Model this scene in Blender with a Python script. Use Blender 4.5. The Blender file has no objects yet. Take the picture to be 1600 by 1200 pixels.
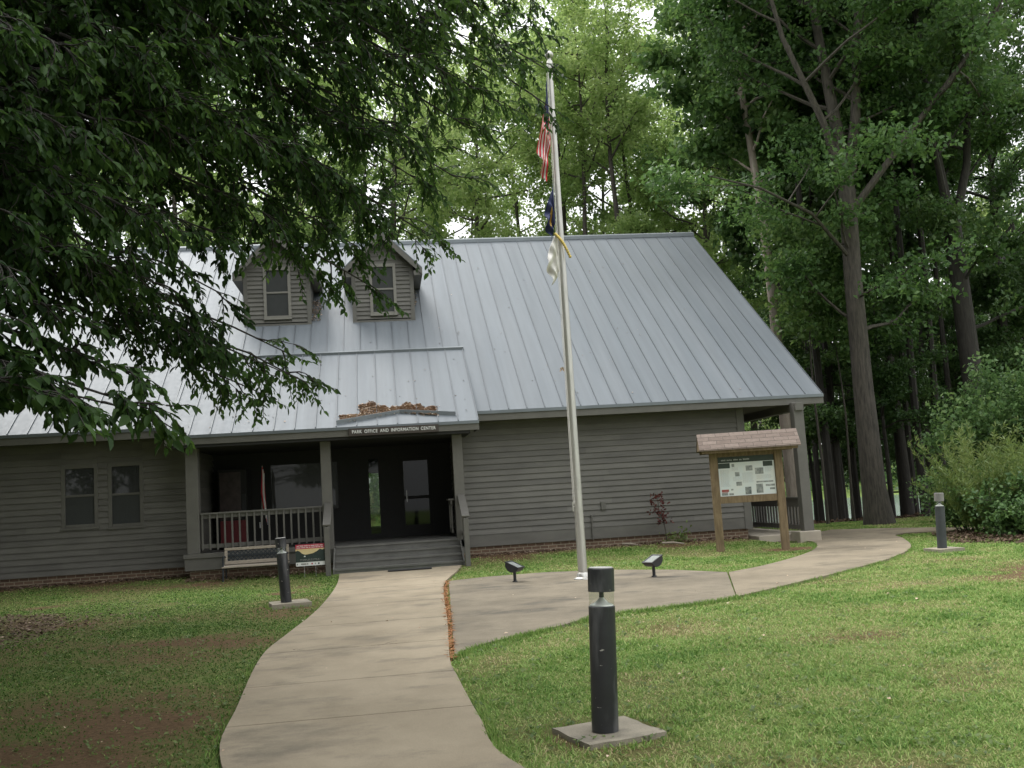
import bpy, math, random
import numpy as np
from mathutils import Vector, Matrix, noise
PI = math.pi
random.seed(7); rng = np.random.default_rng(7)
S = bpy.context.scene
COL = S.collection
ORG = {}

# ------------------------------------------------------------------ camera
F, YAW, PITCH, ROLL = 1575.0, .131, .108, .062
fw = np.array([math.sin(YAW)*math.cos(PITCH), math.cos(YAW)*math.cos(PITCH), math.sin(PITCH)])
r0 = np.array([math.cos(YAW), -math.sin(YAW), 0.0]); u0 = np.cross(r0, fw)
rt = r0*math.cos(ROLL)-u0*math.sin(ROLL); up = u0*math.cos(ROLL)+r0*math.sin(ROLL)
EYE = np.array([0, 0, 1.6])
cam = bpy.data.cameras.new('camera'); cam_o = bpy.data.objects.new('camera', cam); COL.objects.link(cam_o)
m = Matrix(((rt[0], up[0], -fw[0]), (rt[1], up[1], -fw[1]), (rt[2], up[2], -fw[2])))
cam_o.matrix_world = Matrix.Translation(EYE) @ m.to_4x4()
cam.sensor_fit = 'HORIZONTAL'; cam.sensor_width = 36; cam.lens = 36*F/1600; cam.clip_end = 3000; cam.clip_start = .05
S.camera = cam_o
def ray(px, py): return fw + rt*(px-800)/F - up*(py-600)/F
def at(px, py, Y): d = ray(px, py); p = EYE+d*(Y/d[1]); return Vector(p)
def G(px, py, z=0.0): d = ray(px, py); p = EYE+d*((z-1.6)/d[2]); return (float(p[0]), float(p[1]))

# ------------------------------------------------------------------ mesh helpers
class MB:
    def __init__(s): s.v = []; s.f = []; s.m = []; s.n = 0
    def add(s, verts, faces, mi=0):
        k = len(s.v); s.v += [tuple(p) for p in verts]
        s.f += [tuple(i+k for i in f) for f in faces]; s.m += [mi]*len(faces)
    def box(s, x0, x1, y0, y1, z0, z1, mi=0):
        s.add([(x0,y0,z0),(x1,y0,z0),(x1,y1,z0),(x0,y1,z0),(x0,y0,z1),(x1,y0,z1),(x1,y1,z1),(x0,y1,z1)],
              [(0,3,2,1),(4,5,6,7),(0,1,5,4),(1,2,6,5),(2,3,7,6),(3,0,4,7)], mi)
    def hexa(s, P, mi=0):   # 8 points: bottom 4 ccw, top 4 ccw
        s.add(P, [(0,3,2,1),(4,5,6,7),(0,1,5,4),(1,2,6,5),(2,3,7,6),(3,0,4,7)], mi)
    def quad(s, a, b, c, d, mi=0): s.add([a,b,c,d], [(0,1,2,3)], mi)
    def bar(s, a, b, w, t, upv=(0,0,1), mi=0):   # rectangular bar from a to b, w sideways, t along up
        a = Vector(a); b = Vector(b); d = (b-a).normalized(); u = Vector(upv); sd = d.cross(u).normalized(); u = sd.cross(d).normalized()
        sd *= w/2; u *= t/2
        s.hexa([a-sd-u, a+sd-u, b+sd-u, b-sd-u, a-sd+u, a+sd+u, b+sd+u, b-sd+u], mi)
    def tube(s, pts, rad, n=8, cap=True, mi=0):
        pts = [Vector(p) for p in pts]
        if not hasattr(rad, '__len__'): rad = [rad]*len(pts)
        k = len(s.v); ref = None
        for i, p in enumerate(pts):
            d = (pts[min(i+1, len(pts)-1)]-pts[max(i-1, 0)]).normalized()
            if ref is None: ref = Vector((1,0,0)) if abs(d.x) < .8 else Vector((0,1,0))
            x = (ref-d*ref.dot(d)).normalized(); y = d.cross(x); ref = x
            for j in range(n):
                a = 2*PI*j/n; s.v.append(tuple(p+(x*math.cos(a)+y*math.sin(a))*rad[i]))
        fs = []
        for i in range(len(pts)-1):
            for j in range(n):
                j2 = (j+1) % n; fs.append((k+i*n+j, k+i*n+j2, k+(i+1)*n+j2, k+(i+1)*n+j))
        if cap: fs.append(tuple(k+j for j in reversed(range(n)))); fs.append(tuple(k+(len(pts)-1)*n+j for j in range(n)))
        s.f += fs; s.m += [mi]*len(fs)
    def lathe(s, prof, c=(0,0,0), n=24, mi=0):   # prof: (r, z)
        s.tube([(c[0], c[1], c[2]+z+i*1e-6) for i, (r, z) in enumerate(prof)], [max(r, 1e-4) for r, z in prof], n, True, mi)
    def prism(s, poly, axis, t0, t1, mi=0):
        n = len(poly)
        def P(q, t): return {'x': (t, q[0], q[1]), 'y': (q[0], t, q[1]), 'z': (q[0], q[1], t)}[axis]
        s.add([P(q, t0) for q in poly]+[P(q, t1) for q in poly],
              [tuple(range(n-1, -1, -1)), tuple(range(n, 2*n))]+[(i, (i+1) % n, n+(i+1) % n, n+i) for i in range(n)], mi)
    def build(s, name, mat, parent=None, smooth=False, bevel=0):
        me = bpy.data.meshes.new(name)
        o = bpy.data.objects.new(name, me)
        off = Vector((0,0,0))
        if parent is not None: off = ORG.get(parent.name, Vector((0,0,0)))
        me.from_pydata([(x-off.x, y-off.y, z-off.z) for x, y, z in s.v], [], s.f)
        mats = mat if isinstance(mat, (list, tuple)) else [mat]
        for q in mats: me.materials.append(q)
        if len(mats) > 1: me.polygons.foreach_set('material_index', s.m)
        if smooth:
            me.polygons.foreach_set('use_smooth', [True]*len(me.polygons))
            try: me.set_sharp_from_angle(angle=math.radians(40))
            except Exception: pass
        COL.objects.link(o)
        if parent is not None: o.parent = parent
        ORG[o.name] = off
        if bevel:
            b = o.modifiers.new('edge', 'BEVEL'); b.width = bevel; b.segments = 2; b.limit_method = 'ANGLE'
        me.validate(); me.update()
        return o

def fast_mesh(name, V, faces_idx, nper, mats, midx=None, smooth=False, attr=None):
    """V (n,3), faces_idx (m,nper) int array"""
    me = bpy.data.meshes.new(name); nf = len(faces_idx)
    me.vertices.add(len(V)); me.vertices.foreach_set('co', np.asarray(V, np.float32).ravel())
    me.loops.add(nf*nper); me.polygons.add(nf)
    me.loops.foreach_set('vertex_index', np.asarray(faces_idx, np.int32).ravel())
    me.polygons.foreach_set('loop_start', np.arange(0, nf*nper, nper, dtype=np.int32))
    try: me.polygons.foreach_set('loop_total', np.full(nf, nper, np.int32))
    except Exception: pass
    for q in mats: me.materials.append(q)
    if midx is not None: me.polygons.foreach_set('material_index', np.asarray(midx, np.int32))
    if smooth: me.polygons.foreach_set('use_smooth', np.ones(nf, bool))
    me.update(calc_edges=True)
    if attr is not None:
        for nm, arr in attr.items():
            a = me.attributes.new(nm, 'FLOAT', 'POINT'); a.data.foreach_set('value', np.asarray(arr, np.float32))
    me.validate()
    return me

def link(name, me, parent=None):
    o = bpy.data.objects.new(name, me); COL.objects.link(o)
    if parent is not None: o.parent = parent
    return o
def thing(name, label, cat, loc=(0,0,0), group=None):
    o = bpy.data.objects.new(name, None); o.empty_display_size = .2; COL.objects.link(o); o.location = loc
    ORG[o.name] = Vector(loc); return tag(o, label, cat, group)
def tag(o, label, cat, group=None, kind=None):
    if label: o['label'] = label
    if cat: o['category'] = cat
    if group: o['group'] = group
    if kind: o['kind'] = kind
    return o
def struct(o): o['kind'] = 'structure'; return o

# ------------------------------------------------------------------ materials
def nodes(name):
    mt = bpy.data.materials.new(name); mt.use_nodes = True; nt = mt.node_tree
    b = nt.nodes['Principled BSDF']; return mt, nt, b
def mat(name, col, rough=.7, amt=.15, scale=8, metal=0, bump=0, bscale=40, stretch=(1,1,1), col2=None, spec=None, detail=6):
    mt, nt, b = nodes(name); N = nt.nodes; L = nt.links
    tc = N.new('ShaderNodeTexCoord'); mp = N.new('ShaderNodeMapping'); mp.inputs['Scale'].default_value = stretch
    L.new(tc.outputs['Object'], mp.inputs['Vector'])
    nz = N.new('ShaderNodeTexNoise'); nz.inputs['Scale'].default_value = scale; nz.inputs['Detail'].default_value = detail; nz.inputs['Roughness'].default_value = .65
    L.new(mp.outputs['Vector'], nz.inputs['Vector'])
    rp = N.new('ShaderNodeValToRGB'); L.new(nz.outputs['Fac'], rp.inputs['Fac'])
    c2 = col2 or tuple(min(1, c*(1+amt)) for c in col); c1 = col if col2 else tuple(c*(1-amt) for c in col)
    rp.color_ramp.elements[0].position = .32; rp.color_ramp.elements[1].position = .68
    rp.color_ramp.elements[0].color = (*c1, 1); rp.color_ramp.elements[1].color = (*c2, 1)
    L.new(rp.outputs['Color'], b.inputs['Base Color'])
    b.inputs['Roughness'].default_value = rough; b.inputs['Metallic'].default_value = metal
    if spec is not None: b.inputs['Specular IOR Level'].default_value = spec
    if bump:
        n2 = N.new('ShaderNodeTexNoise'); n2.inputs['Scale'].default_value = bscale; n2.inputs['Detail'].default_value = 5
        L.new(mp.outputs['Vector'], n2.inputs['Vector'])
        bp = N.new('ShaderNodeBump'); bp.inputs['Strength'].default_value = bump; bp.inputs['Distance'].default_value = .01
        L.new(n2.outputs['Fac'], bp.inputs['Height']); L.new(bp.outputs['Normal'], b.inputs['Normal'])
    return mt
def leaf_mat(name, cols, trans=.35, rough=.45, scale=.35, spec=.3):
    """leaf colours vary from leaf to leaf and from bough to bough"""
    mt, nt, b = nodes(name); N = nt.nodes; L = nt.links
    ge = N.new('ShaderNodeNewGeometry'); rp = N.new('ShaderNodeValToRGB')
    tc = N.new('ShaderNodeTexCoord'); nz = N.new('ShaderNodeTexNoise'); nz.inputs['Scale'].default_value = scale; nz.inputs['Detail'].default_value = 2
    L.new(tc.outputs['Object'], nz.inputs['Vector'])
    oi = N.new('ShaderNodeObjectInfo')
    a1 = N.new('ShaderNodeMath'); a1.operation = 'MULTIPLY_ADD'; L.new(nz.outputs['Fac'], a1.inputs[0]); a1.inputs[1].default_value = .9; a1.inputs[2].default_value = -.27
    a2 = N.new('ShaderNodeMath'); a2.operation = 'MULTIPLY_ADD'; L.new(ge.outputs['Random Per Island'], a2.inputs[0]); a2.inputs[1].default_value = .5; L.new(a1.outputs[0], a2.inputs[2])
    a3 = N.new('ShaderNodeMath'); a3.operation = 'MULTIPLY_ADD'; L.new(oi.outputs['Random'], a3.inputs[0]); a3.inputs[1].default_value = .3; L.new(a2.outputs[0], a3.inputs[2])
    L.new(a3.outputs[0], rp.inputs['Fac'])
    cr = rp.color_ramp
    for i, c in enumerate(cols):
        p = .1+.85*i/(len(cols)-1)
        if i == 0: e = cr.elements[0]; e.position = p
        elif i == len(cols)-1: e = cr.elements[-1]; e.position = p
        else: e = cr.elements.new(p)
        e.color = (*c, 1)
    L.new(rp.outputs['Color'], b.inputs['Base Color']); b.inputs['Roughness'].default_value = rough; b.inputs['Specular IOR Level'].default_value = spec
    if trans > 0:
        tr = N.new('ShaderNodeBsdfTranslucent'); mx = N.new('ShaderNodeMixShader'); mx.inputs[0].default_value = trans
        hs = N.new('ShaderNodeHueSaturation'); hs.inputs['Hue'].default_value = .485; hs.inputs['Saturation'].default_value = 1.05; hs.inputs['Value'].default_value = 1.5
        L.new(rp.outputs['Color'], hs.inputs['Color']); L.new(hs.outputs['Color'], tr.inputs['Color'])
        L.new(b.outputs[0], mx.inputs[1]); L.new(tr.outputs[0], mx.inputs[2]); L.new(mx.outputs[0], N['Material Output'].inputs['Surface'])
    return mt

M = {}
M['siding'] = mat('painted_clapboard', (.132,.126,.111), .62, .16, 2.2, stretch=(.6,1,2), bump=.06, bscale=30)
def island_tint(mt, lo, hi):   # boards were painted and weathered one by one
    nt = mt.node_tree; N = nt.nodes; L = nt.links; b = N['Principled BSDF']; old = b.inputs['Base Color'].links[0].from_socket
    ge = N.new('ShaderNodeNewGeometry'); mr = N.new('ShaderNodeMapRange'); L.new(ge.outputs['Random Per Island'], mr.inputs['Value']); mr.inputs['To Min'].default_value = lo; mr.inputs['To Max'].default_value = hi
    mx = N.new('ShaderNodeMix'); mx.data_type = 'RGBA'; mx.blend_type = 'MULTIPLY'; mx.inputs[0].default_value = 1; L.new(old, mx.inputs[6]); L.new(mr.outputs[0], mx.inputs[7]); L.new(mx.outputs[2], b.inputs['Base Color'])
island_tint(M['siding'], .86, 1.12)
M['trim'] = mat('painted_trim', (.122,.117,.103), .6, .12, 3, bump=.15)
M['deck'] = mat('painted_deck', (.135,.133,.12), .65, .2, 5, stretch=(.5,3,1), bump=.2)
M['soffit'] = mat('soffit_paint', (.10,.095,.085), .8, .1)
M['dark'] = mat('porch_near_black', (.020,.0195,.0185), .8, .1)  # even near black for porch recess, hall, door and vending cabinet
M['frame'] = mat('window_frame_paint', (.215,.205,.18), .5, .1)
M['fascia_metal'] = mat('edge_flashing', (.165,.185,.20), .5, .1, 2, metal=.4)
M['concrete'] = mat('concrete', (.40,.355,.285), .85, .16, 1.1, bump=.35, bscale=90, detail=12)
M['black'] = mat('black_enamel', (.018,.019,.022), .42, .35, 6, bump=.08, detail=10)
M['clear'] = None
M['alu'] = mat('brushed_aluminium', (.50,.49,.455), .38, .15, 5, metal=.7, stretch=(6,6,.6))
M['white'] = mat('white_paint', (.75,.75,.73), .5, .06)
M['steel'] = mat('galvanised_wire', (.55,.55,.55), .4, .1, metal=.7)
M['wood'] = mat('treated_timber', (.125,.085,.046), .8, .3, 5, stretch=(5,5,.7), col2=(.245,.178,.102), bump=.3, bscale=25)
M['oldwood'] = mat('weathered_timber', (.36,.31,.25), .8, .25, 8, stretch=(1,4,8), bump=.3, bscale=30)
M['iron'] = mat('cast_iron', (.022,.028,.036), .5, .2)
M['red'] = mat('red_cloth', (.62,.03,.045), .8, .12)
M['wcloth'] = mat('white_cloth', (.72,.70,.66), .85, .08)
M['navy'] = mat('navy_cloth', (.025,.035,.10), .85, .12)
M['gold'] = mat('gold_cloth', (.55,.34,.06), .7, .15)
M['brass'] = mat('gilt_beads', (.62,.47,.14), .35, .15, metal=.5)
M['vend'] = mat('vending_red', (.13,.012,.016), .45, .1)
M['mat'] = mat('rubber_mat', (.03,.03,.03), .9, .2)
M['bark'] = mat('grey_brown_bark', (.028,.025,.020), .9, .4, 5, stretch=(4,4,.5), col2=(.095,.083,.067), bump=1.0, bscale=14)
M['bark_shade'] = mat('shade_dark_bark', (.016,.014,.012), .9, .4, 5, stretch=(4,4,.5), col2=(.045,.040,.034), bump=1.0, bscale=14)  # trunks darkened: shade of the wood put into the bark colour
M['barkpale'] = mat('pale_bark', (.22,.18,.145), .9, .3, 3, stretch=(3,3,.5), col2=(.42,.36,.31), bump=.8, bscale=12)
M['leaf_light'] = leaf_mat('light_leaves', [(.11,.185,.06),(.19,.29,.095),(.27,.375,.14),(.35,.44,.19)], .56)  # light green, raised further to carry backlight and sky glare
M['leaf_mid'] = leaf_mat('mid_leaves', [(.036,.082,.026),(.066,.135,.040),(.10,.185,.056),(.155,.24,.08)], .42)
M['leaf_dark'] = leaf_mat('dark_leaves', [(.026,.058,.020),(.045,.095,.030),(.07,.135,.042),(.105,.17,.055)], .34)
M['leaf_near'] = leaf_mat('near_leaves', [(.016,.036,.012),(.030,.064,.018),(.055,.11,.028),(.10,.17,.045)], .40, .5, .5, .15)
M['leaf_bush'] = leaf_mat('bush_leaves', [(.05,.10,.036),(.085,.165,.055),(.14,.23,.08),(.21,.29,.11)], .36)
M['leaf_wisp'] = leaf_mat('wispy_leaves', [(.06,.10,.030),(.10,.16,.045),(.15,.21,.065),(.20,.24,.09)], .4)
M['leaf_red'] = leaf_mat('red_leaves', [(.05,.012,.010),(.09,.022,.018),(.14,.04,.03)], .25)
M['litter'] = leaf_mat('dead_leaves', [(.28,.185,.125),(.42,.30,.215),(.55,.42,.31),(.68,.57,.45)], 0, .85, 2)
M['litterdark'] = leaf_mat('mulch_leaves', [(.035,.022,.015),(.08,.05,.033),(.15,.10,.07),(.30,.23,.17)], 0, .85, 2)
M['straw'] = leaf_mat('pine_straw', [(.18,.075,.03),(.30,.13,.05),(.40,.20,.09)], 0, .85, 3)

def glass_mat(name, tint=(1,1,1), dark=None, flat=None):
    mt, nt, b = nodes(name); N = nt.nodes; L = nt.links
    gl = N.new('ShaderNodeBsdfGlossy'); gl.inputs['Roughness'].default_value = .03
    fr = N.new('ShaderNodeFresnel'); fr.inputs['IOR'].default_value = 1.42
    mx = N.new('ShaderNodeMixShader'); L.new(fr.outputs[0], mx.inputs[0]) if flat is None else setattr(mx.inputs[0], 'default_value', flat)
    if dark is None:
        tr = N.new('ShaderNodeBsdfTransparent'); tr.inputs['Color'].default_value = (*tint, 1); L.new(tr.outputs[0], mx.inputs[1])
    else:
        b.inputs['Base Color'].default_value = (*dark, 1); b.inputs['Roughness'].default_value = .25; L.new(b.outputs[0], mx.inputs[1])
    L.new(gl.outputs[0], mx.inputs[2]); L.new(mx.outputs[0], N['Material Output'].inputs['Surface']); return mt
M['glass'] = glass_mat('clear_glass', (.86,.9,.88)); M['lens'] = glass_mat('clear_lens', (.93,.95,.93), flat=.10); M['pane'] = glass_mat('window_glass', dark=(.02,.022,.022))
M['doorglass'] = glass_mat('door_glass', (.22,.25,.24)); M['sideglass'] = glass_mat('sidelight_glass', (.42,.46,.42)); M['screen'] = mat('insect_screen', (.034,.037,.036), .7, .08)

def roof_mat():
    mt, nt, b = nodes('standing_seam_metal'); N = nt.nodes; L = nt.links
    tc = N.new('ShaderNodeTexCoord')
    mp = N.new('ShaderNodeMapping'); mp.inputs['Scale'].default_value = (1.6,.12,.12); L.new(tc.outputs['Object'], mp.inputs['Vector'])
    n1 = N.new('ShaderNodeTexNoise'); n1.inputs['Scale'].default_value = 1.2; n1.inputs['Detail'].default_value = 5; L.new(mp.outputs[0], n1.inputs['Vector'])
    n2 = N.new('ShaderNodeTexNoise'); n2.inputs['Scale'].default_value = 9; n2.inputs['Detail'].default_value = 8; L.new(tc.outputs['Object'], n2.inputs['Vector'])
    ad = N.new('ShaderNodeMath'); ad.operation = 'MULTIPLY_ADD'; L.new(n2.outputs['Fac'], ad.inputs[0]); ad.inputs[1].default_value = .35; L.new(n1.outputs['Fac'], ad.inputs[2])
    rp = N.new('ShaderNodeValToRGB'); L.new(ad.outputs[0], rp.inputs['Fac'])
    rp.color_ramp.elements[0].position = .4; rp.color_ramp.elements[0].color = (.132,.152,.170,1)
    rp.color_ramp.elements[1].position = .95; rp.color_ramp.elements[1].color = (.166,.184,.200,1)
    sx = N.new('ShaderNodeSeparateXYZ'); L.new(tc.outputs['Object'], sx.inputs[0])   # each panel came off its own coil
    dv = N.new('ShaderNodeMath'); dv.operation = 'MULTIPLY_ADD'; L.new(sx.outputs['X'], dv.inputs[0]); dv.inputs[1].default_value = 1/.435; dv.inputs[2].default_value = -(10.87+1-.03)/.435+.0001
    fl_ = N.new('ShaderNodeMath'); fl_.operation = 'FLOOR'; L.new(dv.outputs[0], fl_.inputs[0]); wn = N.new('ShaderNodeTexWhiteNoise'); wn.noise_dimensions = '1D'; L.new(fl_.outputs[0], wn.inputs['W'])
    mr = N.new('ShaderNodeMapRange'); L.new(wn.outputs['Value'], mr.inputs['Value']); mr.inputs['To Min'].default_value = .965; mr.inputs['To Max'].default_value = 1.035
    mp3 = N.new('ShaderNodeMapping'); mp3.inputs['Scale'].default_value = (7,.35,.35); L.new(tc.outputs['Object'], mp3.inputs['Vector']); n3 = N.new('ShaderNodeTexNoise'); n3.inputs['Scale'].default_value = 1; n3.inputs['Detail'].default_value = 6; L.new(mp3.outputs[0], n3.inputs['Vector'])
    r3 = N.new('ShaderNodeMapRange'); L.new(n3.outputs['Fac'], r3.inputs['Value']); r3.inputs['From Min'].default_value = .3; r3.inputs['From Max'].default_value = .7; r3.inputs['To Min'].default_value = .90; r3.inputs['To Max'].default_value = 1.04
    m1 = N.new('ShaderNodeMath'); m1.operation = 'MULTIPLY'; L.new(mr.outputs[0], m1.inputs[0]); L.new(r3.outputs[0], m1.inputs[1])
    mxc = N.new('ShaderNodeMix'); mxc.data_type = 'RGBA'; mxc.blend_type = 'MULTIPLY'; mxc.inputs[0].default_value = 1; L.new(rp.outputs[0], mxc.inputs[6]); L.new(m1.outputs[0], mxc.inputs[7])
    L.new(mxc.outputs[2], b.inputs['Base Color']); b.inputs['Metallic'].default_value = .1; b.inputs['Specular IOR Level'].default_value = .35
    r2 = N.new('ShaderNodeMapRange'); L.new(n2.outputs['Fac'], r2.inputs['Value']); r2.inputs['To Min'].default_value = .48; r2.inputs['To Max'].default_value = .66
    L.new(r2.outputs[0], b.inputs['Roughness'])
    bp = N.new('ShaderNodeBump'); bp.inputs['Strength'].default_value = .35; bp.inputs['Distance'].default_value = .03; L.new(n1.outputs['Fac'], bp.inputs['Height']); L.new(bp.outputs[0], b.inputs['Normal'])
    return mt
M['roof'] = roof_mat()
M['seam'] = mat('seam_rib', (.108,.122,.135), .5, .1, metal=.2)

def brick_mat(name, c1, c2, mortar, bw, bh, ms, rot=True):
    mt, nt, b = nodes(name); N = nt.nodes; L = nt.links
    tc = N.new('ShaderNodeTexCoord'); sx = N.new('ShaderNodeSeparateXYZ'); cx = N.new('ShaderNodeCombineXYZ'); L.new(tc.outputs['Object'], sx.inputs[0])
    ad = N.new('ShaderNodeMath'); L.new(sx.outputs['X'], ad.inputs[0]); L.new(sx.outputs['Y'], ad.inputs[1])
    if rot: L.new(ad.outputs[0], cx.inputs[0]); L.new(sx.outputs['Z'], cx.inputs[1])
    else: L.new(sx.outputs['X'], cx.inputs[0]); L.new(sx.outputs['Z'], cx.inputs[1])
    br = N.new('ShaderNodeTexBrick'); L.new(cx.outputs[0], br.inputs['Vector']); br.inputs['Scale'].default_value = 1
    br.inputs['Color1'].default_value = (*c1,1); br.inputs['Color2'].default_value = (*c2,1); br.inputs['Mortar'].default_value = (*mortar,1)
    br.inputs['Brick Width'].default_value = bw; br.inputs['Row Height'].default_value = bh; br.inputs['Mortar Size'].default_value = ms; br.inputs['Mortar Smooth'].default_value = .2
    nz = N.new('ShaderNodeTexNoise'); nz.inputs['Scale'].default_value = 14; nz.inputs['Detail'].default_value = 6; L.new(tc.outputs['Object'], nz.inputs['Vector'])
    mx = N.new('ShaderNodeMix'); mx.data_type = 'RGBA'; mx.blend_type = 'MULTIPLY'; mx.inputs[0].default_value = .7; L.new(br.outputs[0], mx.inputs[6])
    r = N.new('ShaderNodeValToRGB'); L.new(nz.outputs['Fac'], r.inputs[0]); r.color_ramp.elements[0].color = (.5,.5,.5,1); r.color_ramp.elements[1].color = (1.3,1.3,1.3,1)
    L.new(r.outputs[0], mx.inputs[7]); L.new(mx.outputs[2], b.inputs['Base Color']); b.inputs['Roughness'].default_value = .9
    bp = N.new('ShaderNodeBump'); bp.inputs['Strength'].default_value = .5; bp.inputs['Distance'].default_value = .01; bp.invert = True; L.new(br.outputs['Fac'], bp.inputs['Height']); L.new(bp.outputs[0], b.inputs['Normal'])
    return mt
M['brick'] = brick_mat('red_brick', (.125,.078,.052), (.19,.122,.082), (.33,.28,.20), .205, .075, .009)
M['shingle'] = brick_mat('asphalt_shingle', (.155,.117,.096), (.215,.168,.140), (.075,.06,.05), .31, .085, .005, False)

# ------------------------------------------------------------------ terrain
def ss(a, b, x): t = np.clip((np.asarray(x, float)-a)/(b-a), 0, 1); return t*t*(3-2*t)
def H(x, y):
    x = np.asarray(x, float); y = np.asarray(y, float)
    e = 31+14*(1-ss(9, 14, x))
    rise = .17*ss(20.8, 24, y)*(1-ss(8.2, 9.7, x))
    und = .03*np.sin(x*.7+1)*np.sin(y*.45)*ss(2.4, 4, np.abs(x-4)+np.abs(y-12)*.1)*0
    far = ss(180, 260, y)*9+ss(70, 110, np.abs(x-40))*0
    return rise+und-4.6*ss(0, 34, y-e)+far
def Hf(x, y): return float(H(x, y))
def ptseg(P, poly):
    P = np.asarray(P); inside = np.zeros(len(P), bool); n = len(poly)
    for i in range(n):
        x1, y1 = poly[i]; x2, y2 = poly[(i+1) % n]
        c = ((y1 > P[:,1]) != (y2 > P[:,1])) & (P[:,0] < (x2-x1)*(P[:,1]-y1)/((y2-y1) if abs(y2-y1) > 1e-9 else 1e-9)+x1)
        inside ^= c
    return inside
def edge_dist(P, poly, closed=True):
    P = np.asarray(P); d = np.full(len(P), 1e9); n = len(poly)
    for i in range(n if closed else n-1):
        a = np.array(poly[i]); b = np.array(poly[(i+1) % n]); ab = b-a
        t = np.clip(((P-a)@ab)/max(ab@ab, 1e-9), 0, 1); d = np.minimum(d, np.hypot(*(P-(a+t[:,None]*ab)).T))
    return d
def smooth_curve(pts, n=8):   # Catmull-Rom
    out = []; P = [np.array(p) for p in pts]
    for i in range(len(P)-1):
        p0 = P[max(i-1,0)]; p1 = P[i]; p2 = P[i+1]; p3 = P[min(i+2,len(P)-1)]
        for k in range(n):
            t = k/n; out.append(tuple(.5*((2*p1)+(-p0+p2)*t+(2*p0-5*p1+4*p2-p3)*t*t+(-p0+3*p1-3*p2+p3)*t**3)))
    out.append(tuple(P[-1])); return out

L_pts = [(1.9,-3.0),(.75,1.6),(-.35,4.2)]+[G(*p) for p in [(345,1200),(372,1110),(410,1030),(450,995),(495,958),(522,925)]]+[(-1.05,22.27)]
R_pts = [(4.4,-2.6),(2.6,1.9),(1.35,4.3)]+[G(*p) for p in [(800,1200),(750,1130),(713,1060),(703,1035),(700,980),(695,915)]]+[(1.58,22.27)]
Lc = smooth_curve(L_pts); Rc = smooth_curve(R_pts)
walk_poly = Lc+Rc[::-1]
low = [G(*p) for p in [(705,1034),(750,1013),(860,986),(950,964),(1100,945),(1150,936)]]
upp = [G(*p) for p in [(1136,897),(1050,893),(950,893),(850,897),(760,904),(714,909)]]+[(1.06,19.3)]
plaza_poly = smooth_curve(low, 5)+upp
for i, q in enumerate(plaza_poly):   # keep a gap beside the main walk
    pass
outer = smooth_curve([G(*p) for p in [(1152,936),(1200,925),(1330,893),(1400,872),(1424,856),(1411,843),(1400,838),(1440,833.5),(1560,831),(1680,829)]], 6)
inner = smooth_curve([G(*p) for p in [(1680,824),(1560,825.5),(1400,827),(1300,829.5)]], 4)+[(10.45,25.4),(9.45,24.9)]+smooth_curve([(9.4,23.9)]+[G(*p) for p in [(1265,848),(1277,856),(1258,868),(1200,885),(1139,897.5)]], 6)
curve_poly = outer+inner

DIRT = [(1.35,6.6,.95,.8),(.75,9.9,.7,.8),(1.3,10.5,.6,.6),(8.75,21.4,.55,1.0),(9.1,21.6,.5,.9),(8.2,21.6,.5,.5),(-2.3,6.4,.9,.55),(-3.1,7.6,.8,.6),(-2.0,8.4,.6,.4),(-2.9,13.5,1.0,.25),(-4.3,22.3,.9,.5),(-6.6,20.3,.6,.5),(-2.0,19.6,.5,.6),(6.6,23.3,.7,.9),(2.6,22.9,.9,.6),(4.2,7.2,.5,.5),(2.0,8.6,.6,.55),(4.6,9.6,.6,.5),(9.5,13.8,1.4,.6),(8.6,12.1,1.1,.45),(5.5,6.4,.7,.6),(3.2,20.9,.7,.35),(11.2,17.7,.8,.6),(10,16.2,.8,.45),(-1.67,17.0,.6,.6)]
def dirt(x, y):
    """0 = full green turf, 1 = bare soil"""
    x = np.asarray(x, float); y = np.asarray(y, float)
    n = np.array([noise.fractal(Vector((a*.55, b*.55, 3.3)), 1.0, 2.0, 4) for a, b in zip(x.ravel(), y.ravel())]).reshape(x.shape)
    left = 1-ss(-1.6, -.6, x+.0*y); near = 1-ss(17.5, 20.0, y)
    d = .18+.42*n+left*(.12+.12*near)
    for cx, cy, r, s in DIRT: d = d+s*np.exp(-(((x-cx)/r)**2+((y-cy)/(r*.75))**2)*1.3)*(.8+.8*n)
    d = d+.5*ss(23.0, 23.9, y)*(x < 9.3)*(y < 25)+.45*ss(31, 33.5, y)*(1-ss(60, 90, y))
    return np.clip(d, 0, 1)
bed_left = [(-9,12.5),(-5.6,13.2),(-4.9,14.8),(-5.0,16.8),(-5.6,18.6),(-7,19.3),(-9,19.4)]
bed_right = [(11.6,19.9),(12.3,18.6),(13.6,17.6),(16,17.2),(18,17.5),(18,24),(12.8,22.8)]

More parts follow.
